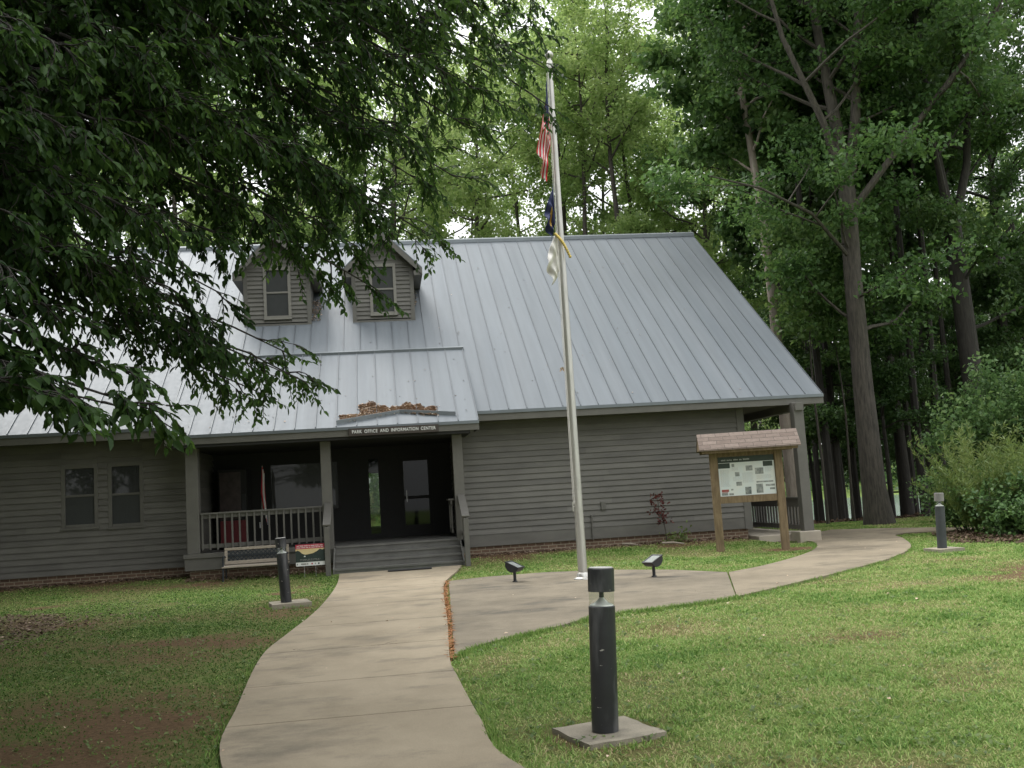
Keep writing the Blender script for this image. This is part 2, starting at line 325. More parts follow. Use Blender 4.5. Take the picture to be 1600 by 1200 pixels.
def axis(a0, a1, step, far0, far1):
    mid = list(np.arange(a0, a1, step)); lo = []; hi = []; s = step; x = a0
    while x > far0: s *= 1.25; x -= s; lo.append(x)
    s = step; x = mid[-1]
    while x < far1: s *= 1.25; x += s; hi.append(x)
    return np.array(lo[::-1]+mid+hi)
gx = axis(-10, 16, .14, -500, 600); gy = axis(4, 28, .14, -80, 900)
XX, YY = np.meshgrid(gx, gy); ZZ = H(XX, YY)
nx, ny = len(gx), len(gy)
V = np.stack([XX.ravel(), YY.ravel(), ZZ.ravel()], 1)
ii = (np.arange(ny-1)[:,None]*nx+np.arange(nx-1)[None,:]).ravel()
Fq = np.stack([ii, ii+1, ii+nx+1, ii+nx], 1)
dd = dirt(XX, YY).ravel()
def ground_mat():
    mt, nt, b = nodes('lawn_soil'); N = nt.nodes; L = nt.links
    at_ = N.new('ShaderNodeAttribute'); at_.attribute_name = 'bare'
    tc = N.new('ShaderNodeTexCoord')
    n1 = N.new('ShaderNodeTexNoise'); n1.inputs['Scale'].default_value = 22; n1.inputs['Detail'].default_value = 8; n1.inputs['Roughness'].default_value = .75; L.new(tc.outputs['Object'], n1.inputs['Vector'])
    n2 = N.new('ShaderNodeTexNoise'); n2.inputs['Scale'].default_value = 1.6; n2.inputs['Detail'].default_value = 5; L.new(tc.outputs['Object'], n2.inputs['Vector'])
    g = N.new('ShaderNodeValToRGB'); L.new(n1.outputs['Fac'], g.inputs[0])
    g.color_ramp.elements[0].position = .3; g.color_ramp.elements[0].color = (.06,.105,.026,1); g.color_ramp.elements[1].position = .72; g.color_ramp.elements[1].color = (.20,.26,.075,1)
    s = N.new('ShaderNodeValToRGB'); L.new(n1.outputs['Fac'], s.inputs[0])
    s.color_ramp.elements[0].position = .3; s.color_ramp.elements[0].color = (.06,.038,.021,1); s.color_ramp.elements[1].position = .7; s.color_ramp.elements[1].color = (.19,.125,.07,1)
    ad = N.new('ShaderNodeMath'); ad.operation = 'MULTIPLY_ADD'; L.new(n1.outputs['Fac'], ad.inputs[0]); ad.inputs[1].default_value = .7; 
    sb = N.new('ShaderNodeMath'); sb.operation = 'SUBTRACT'; L.new(at_.outputs['Fac'], sb.inputs[0]); sb.inputs[1].default_value = .35; L.new(sb.outputs[0], ad.inputs[2])
    mr = N.new('ShaderNodeMapRange'); L.new(ad.outputs[0], mr.inputs['Value']); mr.inputs['From Min'].default_value = .2; mr.inputs['From Max'].default_value = .75
    mx = N.new('ShaderNodeMix'); mx.data_type = 'RGBA'; L.new(mr.outputs[0], mx.inputs[0]); L.new(g.outputs[0], mx.inputs[6]); L.new(s.outputs[0], mx.inputs[7])
    L.new(mx.outputs[2], b.inputs['Base Color']); b.inputs['Roughness'].default_value = .95; b.inputs['Specular IOR Level'].default_value = .1
    bp = N.new('ShaderNodeBump'); bp.inputs['Strength'].default_value = .9; bp.inputs['Distance'].default_value = .03; L.new(n1.outputs['Fac'], bp.inputs['Height']); L.new(bp.outputs[0], b.inputs['Normal'])
    return mt
M['ground'] = ground_mat()
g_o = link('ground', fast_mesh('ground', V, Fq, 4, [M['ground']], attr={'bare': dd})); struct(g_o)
g_o.data.polygons.foreach_set('use_smooth', np.ones(len(g_o.data.polygons), bool))

def water_mat():
    mt, nt, b = nodes('lake_water'); N = nt.nodes; L = nt.links
    b.inputs['Base Color'].default_value = (.10,.13,.13,1); b.inputs['Roughness'].default_value = .12
    tc = N.new('ShaderNodeTexCoord'); mp = N.new('ShaderNodeMapping'); mp.inputs['Scale'].default_value = (.5,1.5,1); L.new(tc.outputs['Object'], mp.inputs[0])
    nz = N.new('ShaderNodeTexNoise'); nz.inputs['Scale'].default_value = 1.0; nz.inputs['Detail'].default_value = 4; L.new(mp.outputs[0], nz.inputs['Vector'])
    bp = N.new('ShaderNodeBump'); bp.inputs['Strength'].default_value = .5; bp.inputs['Distance'].default_value = .2; L.new(nz.outputs['Fac'], bp.inputs['Height']); L.new(bp.outputs[0], b.inputs['Normal'])
    return mt
wm = MB(); wm.quad((-480,40,-3.3),(580,40,-3.3),(580,420,-3.3),(-480,420,-3.3)); struct(wm.build('water', water_mat()))

# ------------------------------------------------------------------ paths
def path_mat(name, c1, c2, c3):
    mt, nt, b = nodes(name); N = nt.nodes; L = nt.links
    tc = N.new('ShaderNodeTexCoord')
    def nz(scale, det, st=(1,1,1), seed=0):
        mp = N.new('ShaderNodeMapping'); mp.inputs['Scale'].default_value = st; mp.inputs['Location'].default_value = (seed,seed*2,0); L.new(tc.outputs['Object'], mp.inputs[0])
        n = N.new('ShaderNodeTexNoise'); n.inputs['Scale'].default_value = scale; n.inputs['Detail'].default_value = det; n.inputs['Roughness'].default_value = .68; L.new(mp.outputs[0], n.inputs['Vector']); return n
    a = nz(.9, 8, (1,.8,1)); r = N.new('ShaderNodeValToRGB'); L.new(a.outputs['Fac'], r.inputs[0])
    r.color_ramp.elements[0].position = .34; r.color_ramp.elements[0].color = (*c1,1); r.color_ramp.elements[1].position = .6; r.color_ramp.elements[1].color = (*c2,1)
    st = nz(.75, 9, (1,1.6,1), 4); r2 = N.new('ShaderNodeValToRGB'); L.new(st.outputs['Fac'], r2.inputs[0])
    r2.color_ramp.elements[0].position = .52; r2.color_ramp.elements[0].color = (0,0,0,1); r2.color_ramp.elements[1].position = .68; r2.color_ramp.elements[1].color = (1,1,1,1)
    mx = N.new('ShaderNodeMix'); mx.data_type = 'RGBA'; L.new(r2.outputs[0], mx.inputs[0]); L.new(r.outputs[0], mx.inputs[6]); mx.inputs[7].default_value = (*c3,1)
    vo = N.new('ShaderNodeTexVoronoi'); vo.feature = 'DISTANCE_TO_EDGE'; vo.inputs['Scale'].default_value = .42
    nw = nz(2.2, 5); av = N.new('ShaderNodeVectorMath'); av.operation = 'MULTIPLY_ADD'; L.new(nw.outputs['Color'], av.inputs[0]); av.inputs[1].default_value = (.35,.35,0); L.new(tc.outputs['Object'], av.inputs[2]); L.new(av.outputs[0], vo.inputs['Vector'])
    cm = nz(.5, 2, (1,1,1), 7); lt = N.new('ShaderNodeMath'); lt.operation = 'LESS_THAN'; L.new(vo.outputs['Distance'], lt.inputs[0]); lt.inputs[1].default_value = .0011
    gt = N.new('ShaderNodeMath'); gt.operation = 'GREATER_THAN'; L.new(cm.outputs['Fac'], gt.inputs[0]); gt.inputs[1].default_value = .60
    cr_ = N.new('ShaderNodeMath'); cr_.operation = 'MULTIPLY'; L.new(lt.outputs[0], cr_.inputs[0]); L.new(gt.outputs[0], cr_.inputs[1])
    mc = N.new('ShaderNodeMix'); mc.data_type = 'RGBA'; L.new(cr_.outputs[0], mc.inputs[0]); L.new(mx.outputs[2], mc.inputs[6]); mc.inputs[7].default_value = (.06,.05,.04,1); mx = mc
    fine = nz(130, 4); r3 = N.new('ShaderNodeValToRGB'); L.new(fine.outputs['Fac'], r3.inputs[0]); r3.color_ramp.elements[0].position = .3; r3.color_ramp.elements[1].position = .7
    r3.color_ramp.elements[0].color = (.72,.72,.72,1); r3.color_ramp.elements[1].color = (1.2,1.2,1.2,1)
    m2 = N.new('ShaderNodeMix'); m2.data_type = 'RGBA'; m2.blend_type = 'MULTIPLY'; m2.inputs[0].default_value = .8; L.new(mx.outputs[2], m2.inputs[6]); L.new(r3.outputs[0], m2.inputs[7])
    L.new(m2.outputs[2], b.inputs['Base Color']); b.inputs['Roughness'].default_value = .9; b.inputs['Specular IOR Level'].default_value = .2
    bp = N.new('ShaderNodeBump'); bp.inputs['Strength'].default_value = .4; bp.inputs['Distance'].default_value = .006; L.new(fine.outputs['Fac'], bp.inputs['Height']); L.new(bp.outputs[0], b.inputs['Normal'])
    return mt
M['walk'] = path_mat('walk_concrete', (.245,.205,.146), (.325,.275,.200), (.175,.152,.115))
M['plaza'] = path_mat('plaza_concrete', (.150,.130,.098), (.225,.194,.145), (.088,.081,.069))
M['curve'] = path_mat('curved_path_concrete', (.18,.152,.110), (.25,.212,.154), (.13,.113,.086))

def slab_poly(mb, poly, z0, z1):
    from mathutils.geometry import tessellate_polygon
    tris = tessellate_polygon([[Vector((p[0], p[1], 0)) for p in poly]]); n = len(poly)
    mb.add([(p[0], p[1], z1) for p in poly], [tuple(t) for t in tris])
    area = sum(poly[i][0]*poly[(i+1) % n][1]-poly[(i+1) % n][0]*poly[i][1] for i in range(n))
    for i in range(n):
        a = poly[i]; b = poly[(i+1) % n]
        q = [(a[0],a[1],z0),(b[0],b[1],z0),(b[0],b[1],z1),(a[0],a[1],z1)]
        mb.add(q, [(0,1,2,3) if area > 0 else (3,2,1,0)])
def resample(c, ys):
    c = np.array(c); return [(float(np.interp(y, c[:,1], c[:,0])), float(y)) for y in ys]
mb = MB()
joints = [-2.5,.6,3.4,5.6,7.75,9.35,11.4,13.6,16.0,18.9,20.7,22.27]
for i in range(len(joints)-1):
    ys = np.linspace(joints[i]+.008, joints[i+1]-.008, 9)
    Lr = resample(Lc, ys); Rr = resample(Rc, ys)
    for k in range(8):
        a, b_, c, d = Lr[k], Rr[k], Rr[k+1], Lr[k+1]
        z = lambda p: Hf(*p)+.045
        P = [(*a,-.1),(*b_,-.1),(*c,-.1),(*d,-.1),(*a,z(a)),(*b_,z(b_)),(*c,z(c)),(*d,z(d))]
        fs = [(4,5,6,7),(3,0,4,7),(1,2,6,5)]
        if k == 0: fs.append((0,1,5,4))
        if k == 7: fs.append((2,3,7,6))
        mb.add(P, fs)
struct(mb.build('walkway', M['walk']))
pl = np.array(plaza_poly)
Rx = lambda y: np.interp(y, np.array(Rc)[:,1], np.array(Rc)[:,0])
plaza_poly = [(max(x, Rx(y)+.05), y) for x, y in plaza_poly]
mb = MB(); slab_poly(mb, plaza_poly, -.1, .036); struct(mb.build('flagpole_plaza', M['plaza']))
mb = MB(); slab_poly(mb, curve_poly, -.1, .040); struct(mb.build('curved_path', M['curve']))

# ------------------------------------------------------------------ leaf/blade builders
def leaves_np(P, D, Nn, Ln, Wd, fold=.25, six=False):
    """arrays of leaves -> verts, faces (quads)"""
    D = D/np.linalg.norm(D, axis=1, keepdims=True); Sd = np.cross(D, Nn); Sd /= np.maximum(np.linalg.norm(Sd, axis=1, keepdims=True), 1e-6); Nn = np.cross(Sd, D)
    Ln = Ln[:,None]; Wd = Wd[:,None]
    if six:
        b = P; t = P+D*Ln-Nn*Ln*.12
        l1 = P+D*Ln*.28-Sd*Wd*.46+Nn*Wd*fold; l2 = P+D*Ln*.66-Sd*Wd*.36+Nn*Wd*fold*.7
        r1 = P+D*Ln*.28+Sd*Wd*.46+Nn*Wd*fold; r2 = P+D*Ln*.66+Sd*Wd*.36+Nn*Wd*fold*.7
        Vv = np.stack([b,l1,l2,t,r2,r1], 1).reshape(-1,3); k = np.arange(len(P))[:,None]*6
        Fv = np.concatenate([k+np.array([[0,3,2,1]]), k+np.array([[0,5,4,3]])], 1).reshape(-1,4)
        return Vv, Fv
    b = P; t = P+D*Ln; l = P+D*Ln*.45-Sd*Wd*.5+Nn*Wd*fold; r = P+D*Ln*.45+Sd*Wd*.5+Nn*Wd*fold
    Vv = np.stack([b,l,t,r], 1).reshape(-1,3); k = np.arange(len(P))[:,None]*4
    return Vv, k+np.array([[0,3,2,1]])
def rnd_unit(n):
    v = rng.normal(size=(n,3)); return v/np.linalg.norm(v, axis=1, keepdims=True)
def crown_mesh(name, centers, radii, n, size, mt, flat=.6, six=False, droop=0):
    centers = np.asarray(centers); radii = np.asarray(radii); w = radii**2; w = w/w.sum()
    idx = rng.choice(len(centers), n, p=w)
    off = rnd_unit(n)*(rng.random((n,1))**.45); off[:,2] *= flat
    P = centers[idx]+off*radii[idx][:,None]
    Nn = rnd_unit(n)+np.array([0,0,.9]); D = rnd_unit(n)+np.array([0,0,-droop]); 
    ln = size*rng.uniform(.7,1.35,n); Vv, Fv = leaves_np(P, D, Nn, ln, ln*rng.uniform(.5,.75,n), .18, six)
    return fast_mesh(name, Vv, Fv, 4, [mt])
def limb(p0, d0, length, n, rnd, lift=0.0, wig=.15):
    pts = [np.array(p0, float)]; d = np.array(d0, float); d /= np.linalg.norm(d)
    for i in range(n):
        d = d+rnd.normal(size=3)*wig+np.array([0,0,lift]); d /= np.linalg.norm(d); pts.append(pts[-1]+d*length/n)
    return pts
def gen_tree(name, seed, Ht, cb, cr, tr, nleaf, lsize, lm, bm, nb=26, shape='round', forks=None, flat=.6, el=(.15,.7), csize=(.55,1.0), lean=(0,0)):
    """a trunk with limbs, and a crown of leaf clumps round the limb ends; one root at the foot"""
    global rng
    rnd = np.random.default_rng(seed); rng = np.random.default_rng(seed+100)
    root = bpy.data.objects.new(name, None); COL.objects.link(root); ORG[root.name] = Vector((0,0,0))
    tb = MB(); C = []; R = []
    stems = []
    if forks is None:
        n = 9; ph = rnd.uniform(0, 6, 2)
        pts = [np.array([lean[0]*(i/n)**1.2*Ht+.012*Ht*math.sin(ph[0]+i*.9)*(i/n), lean[1]*(i/n)*Ht+.012*Ht*math.sin(ph[1]+i*.8)*(i/n), Ht*.96*i/n-(.3 if i == 0 else 0)]) for i in range(n+1)]
        stems.append((pts, [tr*(1.25 if i == 0 else 1)*(1-.86*(i/n)**1.1) for i in range(n+1)], cb))
    else: stems = [(  [np.array(p) for p in f[0]], f[1], f[2]) for f in forks]
    for pts, rad, c0 in stems:
        tb.tube(pts, rad, 10 if rad[0] > .15 else 7)
        zs = np.array([p[2] for p in pts]); top = zs[-1]
        k = nb if forks is None else max(5, int(nb*(top-max(c0, zs[0]))/Ht))
        for j in range(k):
            fz = (j+rnd.uniform(0,.9))/k; z = max(c0, zs[0]+.3)+(top-max(c0, zs[0]+.3))*fz**.95
            p = np.array([np.interp(z, zs, [q[a] for q in pts]) for a in range(3)]); r = np.interp(z, zs, rad)
            a = j*2.4+rnd.uniform(-.5,.5); e = rnd.uniform(*el)
            prof = {'round': math.sin(PI*min(1, .22+.74*fz))**.7, 'cone': 1-.8*fz, 'high': .55+.6*fz if fz < .7 else 1.1-.9*(fz-.7), 'layer': .95-.35*fz}[shape]
            ln = cr*prof*rnd.uniform(.7,1.15)
            if ln < .25: ln = .25
            d = [math.cos(a)*math.cos(e), math.sin(a)*math.cos(e), math.sin(e)]
            bp = limb(p, d, ln, 5, rnd, .02, .14); br = min(r*.6, .012+ln*.017)
            tb.tube(bp, [br*(1-.8*i/5) for i in range(6)], 5, False)
            for q in range(int(3+ln*.9)):
                t = rnd.uniform(.3, 1.0); ip = min(4, int(t*5)); s0 = bp[ip]+(bp[ip+1]-bp[ip])*(t*5-ip)
                d2 = np.array(bp[ip+1]-bp[ip]); d2 = d2/np.linalg.norm(d2)+rnd.normal(size=3)*.65; d2[2] *= .6
                l2 = ln*rnd.uniform(.18,.42); sp = limb(s0, d2, l2, 3, rnd, .01, .2)
                tb.tube(sp, [br*.35, br*.25, br*.18, br*.08], 4, False)
                C.append(sp[-1]); R.append(rnd.uniform(*csize)); C.append(sp[1]); R.append(rnd.uniform(*csize)*.7)
            C.append(bp[-1]); R.append(rnd.uniform(*csize)*.9)
    tk = tb.build('trunk', bm, root, True)
    me = crown_mesh('crown', C, R, nleaf, lsize, lm, flat)
    link('crown', me, root)
    return root
def copy_tree(o):
    c = o.copy(); COL.objects.link(c)
    for ch in list(o.children):
        d = ch.copy(); COL.objects.link(d); d.parent = c
        for g in list(ch.children): e = g.copy(); COL.objects.link(e); e.parent = d
    return c
USED = set()
def place(proto, x, y, rz, sc, label, group=None, z=None, tilt=(0,0), cat='tree'):
    o = proto
    if proto.name in USED: o = copy_tree(proto)
    USED.add(proto.name)
    o.location = (x, y, Hf(x, y)-.05 if z is None else z); o.rotation_euler = (tilt[0], tilt[1], rz); o.scale = (sc, sc, sc)
    for k in ('label','category','group'):
        if k in o: del o[k]
    return tag(o, label, cat, group)

# ------------------------------------------------------------------ park office building
SL = 6.47/9.09
YE, ZE, YR, ZR = 23.69, 3.585, 32.78, 10.055
XL, XR = -17.0, 10.87
WY = 24.43; WXL, WXR = -16.4, 8.95; YB = 41.1
PX0, PX1, PYE, PZE = -4.77, 2.21, 22.97, 3.32
YBK = YE+.291*(YR-YE); ZBK = ZE+.291*(ZR-ZE)
office = thing('park_office', 'long taupe clapboard office with blue grey standing seam roof and covered entrance porch', 'building', (-1, 24, 0))
def siding(mb, x0, x1, z0, z1, y, ex=.14, axis='x', out=-1):
    """lapped boards; axis x: wall along x facing out*y ; axis y: wall along y facing out*x"""
    z = z0
    while z < z1-1e-4:
        zt = min(z+ex, z1)
        def P(u, d, zz):
            d = d*1.7
            return (u, y+out*d, zz) if axis == 'x' else (y+out*d, u, zz)
        cuts = [x0]
        c_ = x0+random.uniform(.8, 4.2)
        while c_ < x1-.5: cuts += [c_]; c_ += random.uniform(2.4, 4.4)
        cuts += [x1]
        for ca, cb_ in zip(cuts[:-1], cuts[1:]):   # boards butt end to end
            cb2 = cb_-(.004 if cb_ < x1 else 0)
            k_ = [P(ca,.024,z),P(cb2,.024,z),P(cb2,.006,zt),P(ca,.006,zt),P(ca,.0,z),P(cb2,.0,z)]
            mb.add(k_, [(0,1,2,3),(4,5,1,0)])
        z = zt
# walls --------------------------------------------------------
wm = MB(); t = .16
WIN = [(-7.36,-6.57,1.46,2.86),(-6.33,-5.56,1.42,2.86)]
wy = WY
def wall_x(x0, x1, z0, z1): wm.box(x0, x1, wy, wy+t, z0, z1)
xs = [WXL, WIN[0][0], WIN[0][1], WIN[1][0], WIN[1][1], -4.35]
for i in range(5):
    if i in (1, 3):
        w = WIN[i//2]; siding(wm, xs[i], xs[i+1], .38, w[2], WY); siding(wm, xs[i], xs[i+1], w[3], 3.55, WY)
        wall_x(xs[i], xs[i+1], .38, w[2]); wall_x(xs[i], xs[i+1], w[3], 3.5)
    else: siding(wm, xs[i], xs[i+1], .38, 3.55, WY); wall_x(xs[i], xs[i+1], .38, 3.5)
siding(wm, 1.78, WXR, .66, 3.55, WY); wall_x(1.78, WXR, .38, 3.5)
wm.box(1.78, WXR, WY-.028, WY, .38, .658)     # plain skirt board under the laps
wm.box(WXR-.02, WXR+.03, WY+.02, YB, .38, 3.5)                   # gable wall, right
siding(wm, WY+.02, YB, .38, 3.5, WXR+.03, axis='y', out=1)
wm.box(WXL, WXL+.15, WY+t, YB, .38, 3.5)
for g in (WXL, WXR-.15): wm.prism([(WY,3.5),(YB,3.5),((WY+YB)/2,ZR-.25)], 'x', g, g+.15)
wm.box(WXL, -1.1, YB-.15, YB, .38, 3.5); wm.box(.35, WXR, YB-.15, YB, .38, 3.5); wm.box(-1.1, .35, YB-.15, YB, 2.75, 3.5)
wall = wm.build('wall', M['siding'], office)
# porch recess: side returns, back wall, ceiling and hall
BY = 26.65
pm = MB(); siding(pm, WY+.02, BY, .66, 3.2, 1.78, axis='y', out=-1); pm.box(1.785, 1.9, WY+.161, BY, .3, 3.3); pm.build('porch_side_wall', M['siding'], office)
pm = MB(); siding(pm, WY+.02, BY, .66, 3.2, -4.36, axis='y', out=1); pm.box(-4.5, -4.36, WY+.161, BY, .3, 3.3); pm.build('porch_side_wall', M['siding'], office)
pm = MB()
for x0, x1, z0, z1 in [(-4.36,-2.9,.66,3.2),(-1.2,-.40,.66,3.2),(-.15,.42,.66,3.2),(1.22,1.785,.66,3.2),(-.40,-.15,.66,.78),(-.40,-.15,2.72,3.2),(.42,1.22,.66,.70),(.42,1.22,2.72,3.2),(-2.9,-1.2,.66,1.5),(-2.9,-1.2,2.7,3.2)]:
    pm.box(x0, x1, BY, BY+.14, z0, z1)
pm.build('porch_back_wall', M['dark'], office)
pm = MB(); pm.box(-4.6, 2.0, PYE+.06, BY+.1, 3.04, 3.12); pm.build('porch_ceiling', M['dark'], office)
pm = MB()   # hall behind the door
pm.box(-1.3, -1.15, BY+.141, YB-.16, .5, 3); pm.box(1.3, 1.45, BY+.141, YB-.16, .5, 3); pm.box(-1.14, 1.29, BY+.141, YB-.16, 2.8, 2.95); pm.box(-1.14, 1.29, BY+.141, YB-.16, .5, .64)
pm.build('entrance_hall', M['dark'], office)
pm = MB(); pm.box(-2.95, -1.15, BY+.05, BY+.07, 1.48, 2.72); pm.build('porch_window_pane', M['pane'], office)
# entrance door and sidelight
dr = MB()
for x0, x1, z0, z1 in [(.42,.50,.70,2.72),(1.14,1.22,.70,2.72),(.501,1.139,.70,.95),(.501,1.139,2.62,2.72),(.501,1.139,1.62,1.70)]: dr.box(x0, x1, BY+.03, BY+.08, z0, z1)
door = dr.build('door', M['dark'], office)
q = MB(); q.box(.502, 1.138, BY+.05, BY+.06, .952, 2.618); q.build('pane', M['doorglass'], door)
q = MB(); q.tube([(.56,BY,1.55),(.56,BY-.05,1.55),(.56,BY-.05,1.85),(.56,BY,1.85)], .012, 6); q.build('handle', M['steel'], door)
q = MB(); q.box(-.399, -.151, BY+.05, BY+.06, .785, 2.715); sl = q.build('sidelight_pane', M['sideglass'], office)
# brick base
bm_ = MB()
bm_.box(WXL, -4.37, WY+.03, WY+.15, -.2, .375); bm_.box(1.79, WXR-.03, WY+.03, WY+.15, -.2, .375); bm_.box(WXR-.15, WXR, WY+.16, YB, -.4, .375)
bm_.box(-4.38, -1.2, PYE+.5, PYE+.62, -.2, .33)
bm_.box(WXL, WXR, YB-.1, YB-.02, -5, .37)
bm_.build('brick_base', M['brick'], office)
# corner and eave boards
for bxs in ([(WXR-.11, WXR+.055, WY-.047, WY-.005, .37, 3.4), (WXR+.056, WXR+.08, WY-.047, WY+.12, .37, 3.4)], [(1.70, 1.83, WY-.075, WY-.046, .4, 3.3)], [(-4.47, -4.33, WY-.07, WY-.046, .4, 3.3)]):
    tb = MB()
    for b6 in bxs: tb.box(*b6)
    tb.build('corner_board', M['trim'], office)
# ---- roof
rm = MB(); e = .05
def roofz(y): return ZE+(y-YE)*SL
YE2 = 2*YR-YE
# main front slope with sheet thickness; back slope
rm.hexa([(XL,YE,ZE-e),(XR,YE,ZE-e),(XR,YR,ZR-e),(XL,YR,ZR-e),(XL,YE,ZE),(XR,YE,ZE),(XR,YR,ZR),(XL,YR,ZR)])
rm.hexa([(XL,YR,ZR-e),(XR,YR,ZR-e),(XR,YE2,ZE-e),(XL,YE2,ZE-e),(XL,YR,ZR),(XR,YR,ZR),(XR,YE2,ZE),(XL,YE2,ZE)])
# porch roof slab
rm.hexa([(PX0,PYE,PZE-e),(PX1,PYE,PZE-e),(PX1,YBK,ZBK-.03),(PX0,YBK,ZBK-.03),(PX0,PYE,PZE),(PX1,PYE,PZE),(PX1,YBK,ZBK+.02),(PX0,YBK,ZBK+.02)])
roof = rm.build('roof', M['roof'], office)
# closed cheeks between porch roof and main roof
for x in (PX0+.012, PX1-.032):
    ck = MB(); ck.prism([(YE,ZE-.1),(YBK,ZBK-.05),(YE-.02,PZE+(YE-.02-PYE)*(ZBK-PZE)/(YBK-PYE)-.055)], 'x', x, x+.02); ck.build('porch_roof_cheek', M['fascia_metal'], roof)
sm = MB(); hs = .032
def seam(x, y0, z0, y1, z1, w=.014): sm.bar((x,y0,z0+hs/2),(x,y1,z1+hs/2), w, hs)
DORM = [(-3.58,-1.79),(-.64,1.06)]
ax = XR-.03
while ax > XL:
    if PX0-.02 < ax < PX1+.02:
        if not any(a-.02 < ax < b+.02 for a, b in DORM): seam(ax, YBK+.03, ZBK+.02, YR-.02, ZR-.015)
        else: seam(ax, YBK+.03, ZBK+.02, 27.85, roofz(27.85))
    else: seam(ax, YE+.005, ZE, YR-.02, ZR-.015)
    ax -= .435
k = 0; bx = PX1-.012
while bx > PX0: seam(bx, PYE+.005, PZE, YBK-.03, ZBK); bx -= .46
sm.build('roof_seam_ribs', M['seam'], roof)
rc = MB()   # ridge cap and the flashing where the porch roof begins
rc.hexa([(XL-.01,YR-.16,ZR-.10),(XR+.015,YR-.16,ZR-.10),(XR+.015,YR+.16,ZR-.10),(XL-.01,YR+.16,ZR-.10),(XL-.01,YR-.15,ZR+.01),(XR+.015,YR-.15,ZR+.01),(XR+.015,YR+.15,ZR+.01),(XL-.01,YR+.15,ZR+.01)])
rc.prism([(YR-.152,ZR+.012),(YR+.152,ZR+.012),(YR,ZR+.085)], 'x', XL-.01, XR+.015)
rc.build('ridge_cap', M['fascia_metal'], roof)
fl = MB(); fl.hexa([(PX0-.01,YBK-.05,ZBK-.03),(PX1+.02,YBK-.05,ZBK-.03),(PX1+.02,YBK+.05,ZBK+.03),(PX0-.01,YBK+.05,ZBK+.03),(PX0-.01,YBK-.06,ZBK+.05),(PX1+.02,YBK-.06,ZBK+.05),(PX1+.02,YBK+.04,ZBK+.09),(PX0-.01,YBK+.04,ZBK+.09)])
fl.build('slope_break_flashing', M['fascia_metal'], roof)
dv = MB()   # peaked snow and leaf diverter above the steps
dz = lambda y: PZE+(y-PYE)*(ZBK-PZE)/(YBK-PYE)
for (xa, ya, xb, yb) in [(-1.02,PYE+.10,.42,PYE+.42),(1.70,PYE+.22,.42,PYE+.42)]:
    dv.hexa([(xa,ya,dz(ya)),(xb,yb,dz(yb)),(xb,yb+.02,dz(yb+.02)),(xa,ya+.02,dz(ya+.02)),(xa,ya,dz(ya)+.10),(xb,yb,dz(yb)+.10),(xb,yb+.02,dz(yb)+.105),(xa,ya+.02,dz(ya)+.105)] if xa < xb else
            [(xb,yb,dz(yb)),(xa,ya,dz(ya)),(xa,ya+.02,dz(ya+.02)),(xb,yb+.02,dz(yb+.02)),(xb,yb,dz(yb)+.10),(xa,ya,dz(ya)+.10),(xa,ya+.02,dz(ya)+.105),(xb,yb+.02,dz(yb)+.105)])
dv.build('leaf_diverter', M['fascia_metal'], roof)
# fascia boards, drip edges, soffits
fa = MB()
for x0, x1 in ((XL, PX0-.002), (PX1+.002, XR)): fa.box(x0, x1, YE+.02, YE+.06, ZE-.235, ZE-.05)
fa.box(PX0, PX1, PYE+.02, PYE+.06, PZE-.215, PZE-.05)
fa.hexa([(PX0+.01,PYE+.061,PZE-.21),(PX0+.045,PYE+.061,PZE-.21),(PX0+.045,YE+.2,PZE-.21),(PX0+.01,YE+.2,PZE-.21),(PX0+.01,PYE+.061,PZE-.05),(PX0+.045,PYE+.061,PZE-.05),(PX0+.045,YE+.2,PZE+.2),(PX0+.01,YE+.2,PZE+.2)])
fa.hexa([(PX1-.045,PYE+.061,PZE-.21),(PX1-.01,PYE+.061,PZE-.21),(PX1-.01,YE+.2,PZE-.21),(PX1-.045,YE+.2,PZE-.21),(PX1-.045,PYE+.061,PZE-.05),(PX1-.01,PYE+.061,PZE-.05),(PX1-.01,YE+.2,PZE+.2),(PX1-.045,YE+.2,PZE+.2)])
for x in (XR-.045, XL+.01):
    fa.hexa([(x,YE+.061,ZE-.235),(x+.035,YE+.061,ZE-.235),(x+.035,YR,ZR-.30),(x,YR,ZR-.30),(x,YE+.061,ZE-.052),(x+.035,YE+.061,ZE-.052),(x+.035,YR,ZR-.055),(x,YR,ZR-.055)])
    fa.hexa([(x,YR+.001,ZR-.30),(x+.035,YR+.001,ZR-.30),(x+.035,YE2-.06,ZE-.235),(x,YE2-.06,ZE-.235),(x,YR+.001,ZR-.055),(x+.035,YR+.001,ZR-.055),(x+.035,YE2-.06,ZE-.052),(x,YE2-.06,ZE-.052)])
fa.build('fascia', M['trim'], office)
de = MB()
for x0, x1 in ((XL, PX0-.004), (PX1+.004, XR)): de.box(x0, x1, YE-.012, YE+.018, ZE-.075, ZE-.004)
de.box(PX0, PX1, PYE-.012, PYE+.018, PZE-.07, PZE-.004); de.build('drip_edge', M['fascia_metal'], office)
for b6 in ((XL, PX0, YE+.062, WY-.045, ZE-.215, ZE-.195), (PX1, XR-.05, YE+.062, WY-.05, ZE-.215, ZE-.195), (WXR+.09, XR-.05, WY-.048, YB, ZE-.215, ZE-.195)):
    so = MB(); so.box(*b6); so.build('soffit', M['soffit'], office)
